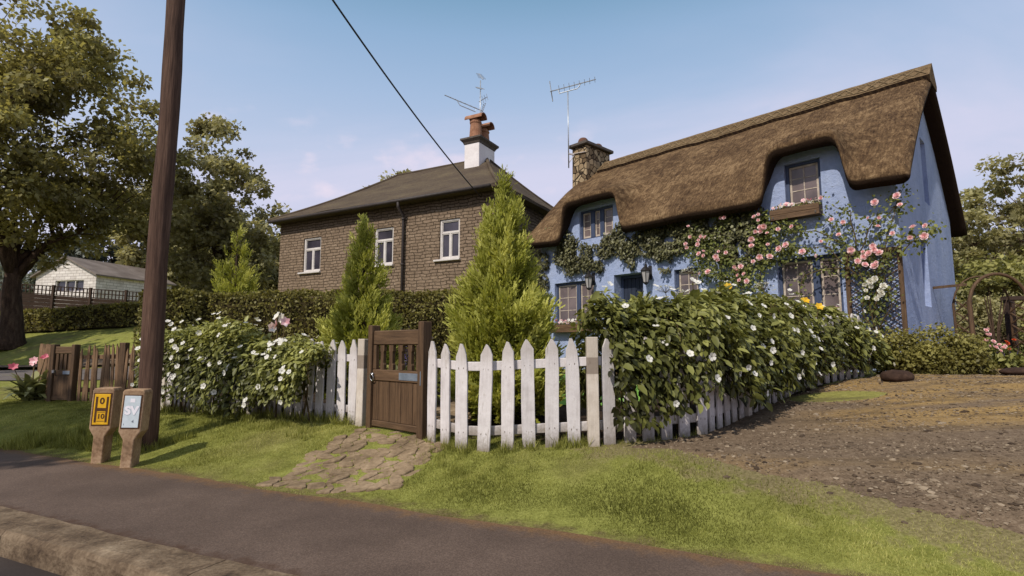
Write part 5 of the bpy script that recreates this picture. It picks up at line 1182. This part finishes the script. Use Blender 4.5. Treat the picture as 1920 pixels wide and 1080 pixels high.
for d in IVY[::2]:
    b.tube([cot_pt(d[0]+random.uniform(-.3,.3),-.02,.9),cot_pt(d[0]+random.uniform(-.2,.2),-.025,(d[1]+.9)/2),cot_pt(d[0],-.03,d[1])] if d[0]<-9.2 else [cot_pt(d[0]-.3,-.02,d[1]+.3*d[2]),cot_pt(d[0],-.03,d[1]),cot_pt(d[0]+.25,-.02,d[1]-.6*d[2])],.008,5)
b.build('stems',MT['stem'],iv,world=True)
# ---------------------------------------------------------------- climbing roses
PINK=[(-4.29,4.32),(-4.27,4.05),(-3.99,4.01),(-3.88,3.97),(-4.07,3.93),(-4.06,3.82),(-4.39,3.88),(-4.37,3.79),(-3.97,3.64),(-3.94,3.53),(-4.02,3.58),(-3.37,4.38),(-3.46,4.4),(-3.53,3.57),(-3.36,3.53),(-3.59,3.38),(-3.62,3.46),(-2.66,4.28),(-2.56,4.31),(-2.59,4.19),(-2.55,4.01),(-2.44,4.02),(-2.54,3.91),(-2.39,3.85),(-2.65,3.93),(-2.74,3.76),(-2.41,3.59),(-2.17,3.46),(-2.0,3.52),(-2.61,3.33),(-2.41,3.31),(-2.74,3.24),(-4.03,3.09),(-3.85,3.11),(-3.09,3.11),(-3.04,3.16),(-3.07,2.84),(-2.91,2.8),(-2.95,2.97),(-3.1,2.96),(-1.87,3.92),(-2.14,3.9),(-2.74,3.6),(-3.17,3.17),(-1.25,4.44),(-1.1,3.94),(-.89,3.85),(-.3,4.15),(.11,4.02),(.06,4.21),(-.43,3.86),(-.24,3.84),(-.31,3.65),(-.05,3.48),(-.99,3.6),(-1.34,3.51),(.22,3.37),(.44,3.36),(.28,3.55),(.46,3.55),(-.76,3.25),(-.58,3.19),(-.4,3.28),(-.3,3.13),(-.48,3.14),(-.39,3.2),(-.57,3.09),(-.67,3.01),(-.55,2.92),(-.4,2.88),(-.36,2.95),(-1.4,3.21),(-1.68,3.33)]
WHT=[(-.4,2.62),(-.58,2.53),(-.46,2.48),(-.29,2.47),(-.56,2.41),(-.33,2.38),(-.36,2.29),(-.55,2.26),(-.39,2.23)]
CAN_R=[[(-.49,.9),(-.49,1.94),(-.71,2.93),(-.97,3.46),(-1.28,4.15)],[(-.75,3.04),(-.38,3.76),(.14,4.15)],[(-.74,3.26),(-.74,4.05),(-1.07,4.28)],[(-.47,2.25),(-.24,3.09),(.2,3.34),(.62,3.54)],[(-.72,2.71),(-1.17,3.38),(-1.8,3.4),(-2.3,3.57)],[(.02,3.06),(.4,3.41)],[(-.5,1.83),(-.35,2.67),(-.05,3.91),(.18,4.44)],[(-1.0,2.95),(-1.7,2.85),(-1.9,2.3)],[(-.97,3.46),(-1.45,3.75),(-1.95,3.88)]]
CAN_L=[[(-2.65,.9),(-2.66,2.4),(-2.66,3.39),(-2.57,4.13)],[(-3.66,.9),(-3.66,2.46),(-3.48,3.62),(-3.57,4.56)],[(-3.02,.9),(-3.02,2.42),(-3.35,3.47),(-4.29,4.14)],[(-2.66,3.2),(-2.2,3.35),(-1.8,3.45)],[(-3.2,2.9),(-3.9,3.1),(-4.3,3.7)],[(-1.77,3.99),(-2.34,3.96),(-2.7,3.77)]]
def climber(label,canes,blooms,mat,seed,nl,base,cl,size=.06,lsize=.072,h0=-.17):
    r=random.Random(seed); t=thing('climbing_rose',label,'climbing rose',cot_pt(base,-.2,.85),CA,'climbing roses on the cottage wall'); b=MB(); S=[]
    for c in canes:
        pts=[]
        for i in range(len(c)-1):
            for k in range(6): f=k/6; x=c[i][0]+(c[i+1][0]-c[i][0])*f; z=c[i][1]+(c[i+1][1]-c[i][1])*f; pts.append((x+.03*math.sin(z*7+x*5),h0-.07*math.sin((i+f)*1.3)-.03*r.random(),z+.03*math.sin(x*8)))
        pts.append((c[-1][0],h0-.1,c[-1][1])); S+=pts; m=len(pts); b.tube([cot_pt(*p) for p in pts],[.016-.012*k/m for k in range(m)],6)
    b.build('canes',MT['stem'],t,smooth=True,world=True)
    P=[];V=[]
    for i in range(nl):
        if r.random()<cl and blooms: x,z=r.choice(blooms); x+=r.gauss(0,.13); z+=r.gauss(0,.13)-.03; y=h0-abs(r.gauss(.02,.05))
        else: s=r.choice(S[3:]); x=s[0]+r.gauss(0,.085); z=s[2]+r.gauss(0,.075); y=s[1]+r.gauss(0,.06)
        if z<1.6: continue
        P.append(tuple(cot_pt(x,min(-.03,y),z))); V.append(.5+r.gauss(0,.2))
    n=len(P); leaves('foliage',P,rdir(n)*.8+[0,0,-.4],rdir(n)*.7+nrmw+[0,0,.5],rs.uniform(.6,1.3,n)*lsize,MT['climb'],t,'oval',np.clip(V,0,1),widen=1.25)
    for x,z in blooms:
        sz=size*r.choice((.8,1,1,1.25,1.45)); bloom_at(t,cot_pt(x+r.gauss(0,.01),-.33-.06*r.random(),z),sz,mat,r,tuple(nrmw*1.0+np.array([r.gauss(0,.35),r.gauss(0,.35),.3+r.gauss(0,.3)])),kind='rose')
    return t
climber('pink climbing rose with bare canes fanning from the trellis across the cottage corner',CAN_R,[p for p in PINK if p[0]>-1.75],'ppl',1,1350,-.5,.42)
climber('dense pink climbing rose on the wall between the middle window and the large window',CAN_L,[p for p in PINK if p[0]<=-1.75],'ppl',2,3600,-2.9,.5)
climber('white rose cluster climbing the brown trellis',[[(-.45,.9),(-.42,1.7),(-.45,2.6)],[(-.42,1.6),(-.2,2.1),(-.25,2.9)],[(-.45,1.4),(-.65,1.9),(-.6,2.4)]],WHT+[(-.47,2.58),(-.3,2.33)],'pwh',3,300,-.4,.45,.055)
# ---------------------------------------------------------------- garden flowers
def spike_plant(label,base,heights,mat,seed,spread=.18,name='flower_spikes',cat='flowers',sz=.03,frac=.45,group=None):
    r=random.Random(seed); t=thing(name,label,cat,base,0,group); B=Vector(base)
    st=MB(); P=[];A=[];N=[];S=[]
    for h in heights:
        o=Vector((r.gauss(0,spread),r.gauss(0,spread*.5),0)); tip=B+o*1.4+Vector((r.gauss(0,.04),0,h)); st.tube([B+o*.6-Vector((0,0,.03)),B+o+Vector((0,0,h*.5)),tip],[.008,.006,.002],5)
        for k in range(int(60*h)):
            f=1-frac*r.random(); p=(B+o).lerp(tip,f); p.z=B.z+h*f; a=r.uniform(0,6.28); d=Vector((math.cos(a),math.sin(a),.3)); P.append(tuple(p));A.append(tuple(d));N.append((-.3*d.x,-.3*d.y,1));S.append(sz*(1.35-.8*(f-1+frac)/frac)*r.uniform(.8,1.2))
    st.build('stems',MT['stem'],t,world=True); leaves('florets',P,A,N,S,MT[mat],t,'petal')['kind']='stuff'
    n=60*len(heights); c=np.array(list(B)); Pl=c+np.c_[rs.randn(n)*spread*1.3,rs.randn(n)*spread*.8,rs.uniform(.02,max(heights)*.5,n)]; leaves('foliage',Pl,rdir(n)+[0,0,.5],rdir(n)+[0,-.3,.6],rs.uniform(.08,.16,n),MT['leafsm'],t,'oval')
    return t
spike_plant('purple delphinium spikes seen through the gate balusters',(-1.62,8.75,G(-1.62,8.75)),[1.1,1.25,.95,1.3,1.0,.85,1.15],'ppu',1,.17,'delphinium')
def lily(label,base,stems,mat,seed,nstrap,slen,fs=.085):
    r=random.Random(seed); t=thing('lily',label,'lily',base,0,'lilies'); B=Vector(base); st=MB()
    for (dx,dy,h) in stems: st.tube([B+Vector((dx*.3,dy*.3,-.03)),B+Vector((dx*.6,dy*.6,h*.55)),B+Vector((dx,dy,h))],[.012,.009,.006],6)
    st.build('stems',MT['stem'],t,smooth=True,world=True)
    a=rs.uniform(0,2*PI,nstrap); el=rs.uniform(.12,1.05,nstrap); A=np.c_[np.cos(a)*np.cos(el),np.sin(a)*np.cos(el),np.sin(el)]; P=np.array(list(B))+np.c_[rs.randn(nstrap)*.09,rs.randn(nstrap)*.09,rs.uniform(0,.08,nstrap)]
    leaves('strap_leaves',P,A,np.c_[-np.cos(a)*np.sin(el),-np.sin(a)*np.sin(el),np.cos(el)],rs.uniform(.6,1.2,nstrap)*slen,MT['lilyleaf'],t,'strap',widen=1.3)
    for i,(dx,dy,h) in enumerate(stems):
        c=B+Vector((dx,dy,h)); f=Vector((r.gauss(0,.5),-.8,.35+r.gauss(0,.2))).normalized(); u=f.orthogonal().normalized(); v=f.cross(u); Ps=[];As=[];Ns=[]
        for k in range(6): q=2*PI*k/6; d=u*math.cos(q)+v*math.sin(q); Ps.append(tuple(c));As.append(tuple(d+f*.55));Ns.append(tuple(f-d*.4))
        leaves('bloom',Ps,As,Ns,[fs*r.uniform(.9,1.15)*(1 if k%2 else .9) for k in range(6)],MT[mat[i%len(mat)]],t,'oval',widen=1.35)
    return t
MT['lilyleaf']=leafmat('lily_leaf',srgb(86,88,50),srgb(134,136,88),srgb(178,178,130),.3)
lily('broad leaved lily clump with deep pink blooms left of the rustic fence',(-9.0,10.25,G(-9,10.25)),[(-.3,-.1,.62),(.0,0,.74),(.15,.05,.8),(-.1,.1,.68)],['pred','ppl','pred','ppl'],1,80,.62,.09)
lily('white and pink lilies above the rose bushes left of the gate',(-3.62,8.35,G(-3.62,8.35)),[(-.1,0,1.28),(.06,.02,1.42),(.12,-.04,1.36),(-.02,.03,1.45),(.0,-.03,1.33)],['pwh','pwh','ppl','pwh','ppl'],2,26,.6,.1)
def umbels(label,base,heads,seed):
    r=random.Random(seed); t=thing('white_umbel_plant',label,'flowers',base,0); B=Vector(base); st=MB(); P=[];A=[]
    for dx,dy,h,w_ in heads:
        top=B+Vector((dx,dy,h)); st.tube([B+Vector((dx*.4,dy*.4,-.02)),B+Vector((dx*.7,dy*.7,h*.6)),top-Vector((0,0,.08))],[.012,.01,.006],6)
        for k in range(22):
            a=r.uniform(0,6.28); q=w_*r.random()**.5; e=top+Vector((q*math.cos(a),q*math.sin(a),.05-.5*q*q/w_)); st.tube([top-Vector((0,0,.08)),e],.0025,3,cap=False)
            for m in range(5): P.append((e.x+r.gauss(0,.012),e.y+r.gauss(0,.012),e.z+r.uniform(0,.012)));A.append((r.gauss(0,1),r.gauss(0,1),.2))
    st.build('stems',MT['stem'],t,world=True); n=len(P); leaves('florets',P,A,rdir(n)*.3+[0,0,1],rs.uniform(.02,.034,n),MT['pwh'],t,'petal',.4+.5*rs.rand(n))
    n=90; Pl=np.array(list(B))+np.c_[rs.randn(n)*.3,rs.randn(n)*.2,rs.uniform(.1,1.4,n)]; leaves('foliage',Pl,rdir(n),rdir(n)+[0,-.3,.8],rs.uniform(.08,.15,n),MT['rose'],t,'oval')
    return t
umbels('tall white flat topped flowers behind the rose hedge in front of the small middle window',(3.1,9.35,G(3.1,9.35)),[(.05,-.05,2.12,.2),(-.42,0,1.8,.17),(-.1,.1,1.72,.15),(-.75,-.1,1.62,.15)],1)
umbels('single white flat topped flower behind the rose hedge left of the large window',(4.35,9.25,G(4.35,9.25)),[(.0,0,1.72,.16),(.25,.1,1.2,.1)],2)
lily('pair of yellow lilies peeping over the rose hedge under the large ground floor window',(4.75,8.95,G(4.75,8.95)),[(.05,-.15,1.38),(.3,-.1,1.28)],['pyl'],3,16,.5,.085)
lily('yellow lily showing above the rose hedge below the pink rose',(3.45,8.7,G(3.45,8.7)),[(.02,-.1,1.72),(.1,-.05,1.62)],['pyl'],4,16,.5,.08)
# ---------------------------------------------------------------- right background garden
def shrub(label,blobs,n,size,mat,seed,cat='shrub',name='shrub',group='shrubs beyond the cottage gable',tm='quad'):
    rn=np.random.RandomState(seed); c0=blobs[0][0]; base=(c0[0],c0[1],gz(c0[0],c0[1])); t=thing(name,label,cat,base,0,group); P=[];N=[];V=[]
    vol=np.array([r_[0]*r_[2] for _,r_ in blobs]); vol=(vol/vol.sum()*n).astype(int); b=MB()
    for (c,r_),k in zip(blobs,vol):
        ncl=max(6,k//45); cd=nrm(rn.randn(ncl,3))*(rn.rand(ncl,1)**.3)*.82; ci=rn.randint(0,ncl,k); d=nrm(rn.randn(k,3)); q=rn.rand(k)**.5
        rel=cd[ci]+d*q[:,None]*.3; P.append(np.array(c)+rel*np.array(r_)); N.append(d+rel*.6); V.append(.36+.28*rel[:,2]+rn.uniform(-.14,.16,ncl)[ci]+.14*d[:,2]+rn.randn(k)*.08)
        for e in range(5): f=cd[e%ncl]*np.array(r_)*.8; b.tube([base,(base[0]*.4+c[0]*.6+f[0]*.3,base[1]*.4+c[1]*.6+f[1]*.3,(base[2]+c[2])/2),tuple(np.array(c)+f)],[.03,.02,.006],5)
    P=np.concatenate(P);P[:,2]=np.maximum(P[:,2],np.array([gz(p[0],p[1]) for p in P[:1]])[0]*0+base[2]+.02);n=len(P)
    b.build('stems',MT['bark'],t,world=True); leaves('foliage',P,rdir(n)+[0,0,-.2],np.concatenate(N)+rdir(n)*.5+[0,0,.4],size*rn.uniform(.6,1.3,n),MT[mat],t,tm,np.clip(np.concatenate(V),0,1)); return t
shrub('bright green loose shrub rising above the garden arch',[((11.15,12.5,2.75),(.75,.3,.28)),((14.2,15.8,2.9),(1.5,1.2,1.2)),((15.8,16.5,3.1),(1.3,1.2,1.3)),((12.9,15.9,2.5),(.7,.7,.8))],9000,.14,'brightshrub',1)
shrub('dark green bush filling the space under the garden arch',[((12.9,14.6,1.8),(1.25,.8,1.2)),((14.3,14.6,1.7),(1.3,.8,1.1))],9000,.11,'farleaf',2)
shrub('leafy green bush at the right edge beside the dark frame',[((12.7,13.2,1.25),(.6,.45,.65)),((13.4,13.5,1.5),(.7,.5,.9))],5000,.1,'brightshrub',3)
shrub('rounded olive green bush at the foot of the cottage gable beside the drive',[((7.1,9.95,1.1),(.52,.45,.6)),((7.65,9.85,1.14),(.56,.46,.64)),((8.2,9.8,1.06),(.46,.4,.54)),((7.4,9.7,.95),(.5,.35,.42)),((8.35,9.9,.92),(.35,.35,.35))],15000,.066,'hedgel',8,'shrub','shrub',None)
tr=shrub('pink rose bush at the foot of the garden arch',[((11.1,12.7,1.15),(.5,.4,.42)),((11.6,12.8,1.05),(.35,.3,.32))],2600,.08,'climb',4,'rose bush','pink_rose_bush','garden flowers by the arch'); r_=random.Random(5)
def pxy(px,py,y):   # where a sight line meets the plane y = const (used only to read bloom positions off the bush front)
    u=(px-960)/1010;v=(540-py)/1010;c,s=math.cos(PITCH),math.sin(PITCH); t=y/(c-v*s); return (u*t,y,1.3+(s+v*c)*t)
for q in [(1848,620),(1855,627),(1849,628),(1852,617),(1842,645),(1855,649),(1866,652),(1874,647),(1881,653),(1875,658),(1840,661),(1852,640),(1862,641),(1846,638),(1884,649)]: bloom_at(tr,pxy(q[0],q[1],12.25),r_.uniform(.045,.07),'ppl',r_,kind='rose')
to=shrub('small bush with orange blooms beside the dark frame',[((12.15,12.9,1.05),(.3,.25,.35))],700,.07,'climb',6,'flowers','orange_flower_bush','garden flowers by the arch')
for q in [(1889,644),(1891,654),(1901,638),(1886,641)]: bloom_at(to,pxy(q[0],q[1],12.6),.05,'por',r_,kind='rose')
spike_plant('purple lavender clump below the pink rose bush by the arch',(11.2,12.35,G(11.2,12.35)),[.42,.5,.38,.46,.4,.52,.44,.36,.48],'ppu',7,.2,'lavender','lavender',.022,.6)
ar=thing('garden_arch','tall rounded brown wooden garden arch right of the cottage','garden arch',(10.47,12.25,G(10.47,12.25)))
ax0,ax1=10.47,11.75; zs=2.3
for yo in (0,.45):
    b=MB(); P=[(ax0,12.25+yo,G(ax0,12.25)-.1),(ax0-.02,12.25+yo,1.3),(ax0-.04,12.25+yo,zs)]+[((ax0+ax1)/2-.66*math.cos(a),12.25+yo,zs+.66*math.sin(a)) for a in np.linspace(.2,PI-.2,12)]+[(ax1+.03,12.25+yo,zs),(ax1,12.25+yo,G(ax1,12.25)-.1)]; b.tube(P,[.05*(1-yo)]*3+[.038*(1-yo)]*12+[.05*(1-yo)]*2,8); b.build('hoop',MT['brown'],ar,smooth=True,world=True)
b=MB()
for xx in (ax0,ax1):
    for k in range(5): z=1.0+.28*k; b.beam((xx,12.28,z),(xx,12.68,z+.25),.02,.03,up=(1,0,0)); b.beam((xx,12.68,z),(xx,12.28,z+.25),.018,.028,up=(1,0,0))
b.build('lattice',MT['brown'],ar,world=True)
b=MB(); b.beam((ax0-.02,12.3,2.72),(9.7,12.75,2.66),.05,.06); b.build('rail',MT['brown'],ar,world=True)
df=thing('pergola_frame','dark square timber frame at the right edge in front of the shrubs','garden frame',(12.1,13.1,G(12.1,13.1)))
for x in (12.12,13.5): b=MB(); b.bb(x-.08,x+.08,13.02,13.18,.6,2.42); b.build('post',MT['darkfence'],df,world=True,bevel=.01)
b=MB(); b.bb(12.0,13.6,13.0,13.2,2.421,2.52); b.build('beam',MT['darkfence'],df,world=True,bevel=.01)
MT['darkstone']=noisemat('dark_brown_stone',[(.3,srgb(38,27,22)),(.5,srgb(62,46,38)),(.7,srgb(90,70,58))],4,.9,.15,.8,.03,fine=24)
def stone(label,x,y,rx,ry,rz_,ang,seed):
    b=MB(); n,m=22,12; V=[];F=[]
    for j in range(m+1):
        ph=-PI/2+PI*j/m
        for i in range(n):
            th=2*PI*i/n; cx,cy=math.cos(th),math.sin(th); e=lambda v,p:math.copysign(abs(v)**p,v); c=max(0,math.cos(ph))**.7
            k=1+.1*vnoise(cx*1.5+seed,cy*1.5,ph)+.04*vnoise(cx*5,cy*5,ph*3+seed); X,Y,Z=rx*e(cx,.75)*c*k,ry*e(cy,.75)*c*k,rz_*(math.sin(ph)*.5+.42)*k; V.append((x+X*math.cos(ang)-Y*math.sin(ang),y+X*math.sin(ang)+Y*math.cos(ang),gz(x,y)+Z))
    F=[(j*n+i,j*n+(i+1)%n,(j+1)*n+(i+1)%n,(j+1)*n+i) for j in range(m) for i in range(n)]; b.add(V,F); o=b.build('edging_stone',MT['darkstone'],None,smooth=True); tag(o,label,'stone','dark stones beside the drive')
stone('dark brown rounded stone on the drive at the far end of the rose hedge',6.0,8.5,.24,.15,.2,.1,1)
stone('low dark stone at the right edge in front of the garden arch',9.0,9.55,.42,.2,.15,.1,2)
# ---------------------------------------------------------------- grass and gravel (uncountable)
MT['blade']=leafmat('grass_blade',srgb(90,92,40),srgb(146,147,74),srgb(194,190,118),.35,.6,.15)
def okgrass(x,y):
    p,q=pq(x,y)
    if q<3.74+.1*vnoise(p*1.1,3.3,0) : return False
    if sd(x,y,DR)>-1.05+1.15*random.random()**1.3+.25*vnoise(x*2.2,y*2.2,9): return False
    if sd(x,y,PATH)>-.02+.06*vnoise(x*3,y*3,1): return random.random()<.1
    return True
def turf():
    P=[];S=[];V=[]; n=0
    while len(P)<210000:
        x=random.uniform(-10,4.2); y=random.uniform(2.4,10.5)
        if abs(x)>y*1.0+.3 or random.random()>(3.0/max(3,y))**1.1: continue
        p,q=pq(x,y)
        if q>5.75 and x>-7 : continue
        if q>7.2 or not okgrass(x,y): continue
        k=vnoise(x*1.3,y*1.3,8); P.append((x,y,gz(x,y)-.006+.018*vnoise(x*1.7,y*1.7,0)*ss((q-3.75)/.5))); S.append(.02*(1+.5*k)*random.uniform(.6,1.5)*(.6+.4*ss((q-3.74)/.5))); V.append(.42+.7*vnoise(x*.55,y*.8,3)+.4*vnoise(x*5,y*5,1)+random.gauss(0,.2))
    n=len(P); o=leaves('turf_grass',P,rs.randn(n,3)*[.42,.42,.1]+[0,0,1],rs.randn(n,3)+[0,-.5,.3],S,MT['blade'],None,'blade',np.clip(V,0,1),widen=1.5); tag(o,kind='stuff')
turf()
def tufts():
    P=[];S=[];V=[];lines=[(FR,260,(-.1,.06),(.06,.15)),(FL,420,(-.14,.1),(.07,.2)),(FR2[:2],70,(-.05,.08),(.04,.1)),([(-4.45,6.6),(-4.0,7.1),(-3.5,7.82)],300,(-.1,.1),(.05,.14)),([(-6.6,7.25),(-5.6,7.3),(-4.75,6.9)],520,(-.3,.3),(.07,.2)),([(-1.1,5.95),(-.55,5.55),(-.3,5.1)],160,(-.25,.2),(.04,.09)),([(-2.3,6.6),(-3.3,7.2),(-4.2,7.6)],260,(-.2,.15),(.05,.12))]
    for L,k,off,hh in lines:
        D=polylen(L)
        for i in range(k):
            x,y,a=along(L,D,random.uniform(0,D[-1])); o=random.uniform(*off); x-=math.sin(a)*o*(1 if math.cos(a)>0 else -1);y+=math.cos(a)*o*(1 if math.cos(a)>0 else -1)
            if vnoise(x*2.3,y*2.3,4)<-.12: continue
            h=random.uniform(*hh); v0=random.gauss(.42,.12)
            for m in range(9): P.append((x+random.gauss(0,.018),y+random.gauss(0,.018),gz(x,y)-.01));S.append(h*random.uniform(.6,1.15));V.append(v0+random.gauss(0,.12))
    n=len(P); o=leaves('tall_grass_tufts',P,rs.randn(n,3)*[.3,.3,.05]+[0,0,1],rs.randn(n,3)+[0,-.5,.2],S,MT['blade'],None,'blade',np.clip(V,0,1),widen=.55); tag(o,kind='stuff')
tufts()
def gravel():
    cube=np.array([(a,b_,c) for c in (-1,1) for a,b_ in ((-1,-1),(1,-1),(1,1),(-1,1))],float)*[.62,.62,.5]; tv=np.concatenate([cube,[[0,0,.85],[0,0,-.8],[1,0,0],[-1,0,0],[0,1,0],[0,-1,0]]]); 
    q=[(4,5,6,7,8),(3,2,1,0,9),(1,2,6,5,10),(3,0,4,7,11),(2,3,7,6,12),(0,1,5,4,13)]; tf=[]
    for a,b_,c,d,e in q: tf+=[(a,b_,e),(b_,c,e),(c,d,e),(d,a,e)]
    P=[];S=[]
    while len(P)<13000:
        x=random.uniform(.8,11);y=random.uniform(2.6,11)
        if abs(x)>y*1.02 or random.random()>(3.2/max(3.2,y))**1.3: continue
        if sd(x,y,DR)<-.25+.5*random.random() or dgrass(x,y)>.75: continue
        if vnoise(x*.9,y*2.4,6)<-.05 and random.random()<.7: continue
        P.append((x,y,dz(x,y)+.001)); S.append(.0048*math.exp(random.gauss(0,.55))*(1+.05*y))
    n=len(P); P=np.array(P);S=np.array(S); a=rs.uniform(0,6.28,n); sc_=rs.uniform(.7,1.3,(n,1,3))*[1.15,1,.62]; J=1+rs.uniform(-.22,.22,(n,len(tv),1)); L=tv[None]*sc_*J*S[:,None,None]; ca,sa=np.cos(a)[:,None],np.sin(a)[:,None]
    X=L[:,:,0]*ca-L[:,:,1]*sa+P[:,0:1];Y=L[:,:,0]*sa+L[:,:,1]*ca+P[:,1:2];Z=L[:,:,2]+P[:,2:3]; V=np.stack([X,Y,Z],-1).reshape(-1,3); k=len(tv); idx=(np.arange(n)[:,None]*k+np.array(tf).ravel()[None]).ravel()
    me=npmesh('gravel_stones',V,idx,[3]*(n*len(tf)),np.repeat(rs.rand(n),k),smooth=False); tag(link('gravel_stones',me,MT['pebblev']),kind='stuff')
MT['pebblev']=leafmat('pebble_mixed',srgb(58,46,36),srgb(100,85,69),srgb(150,134,114),0.0,.85,.2)
gravel()
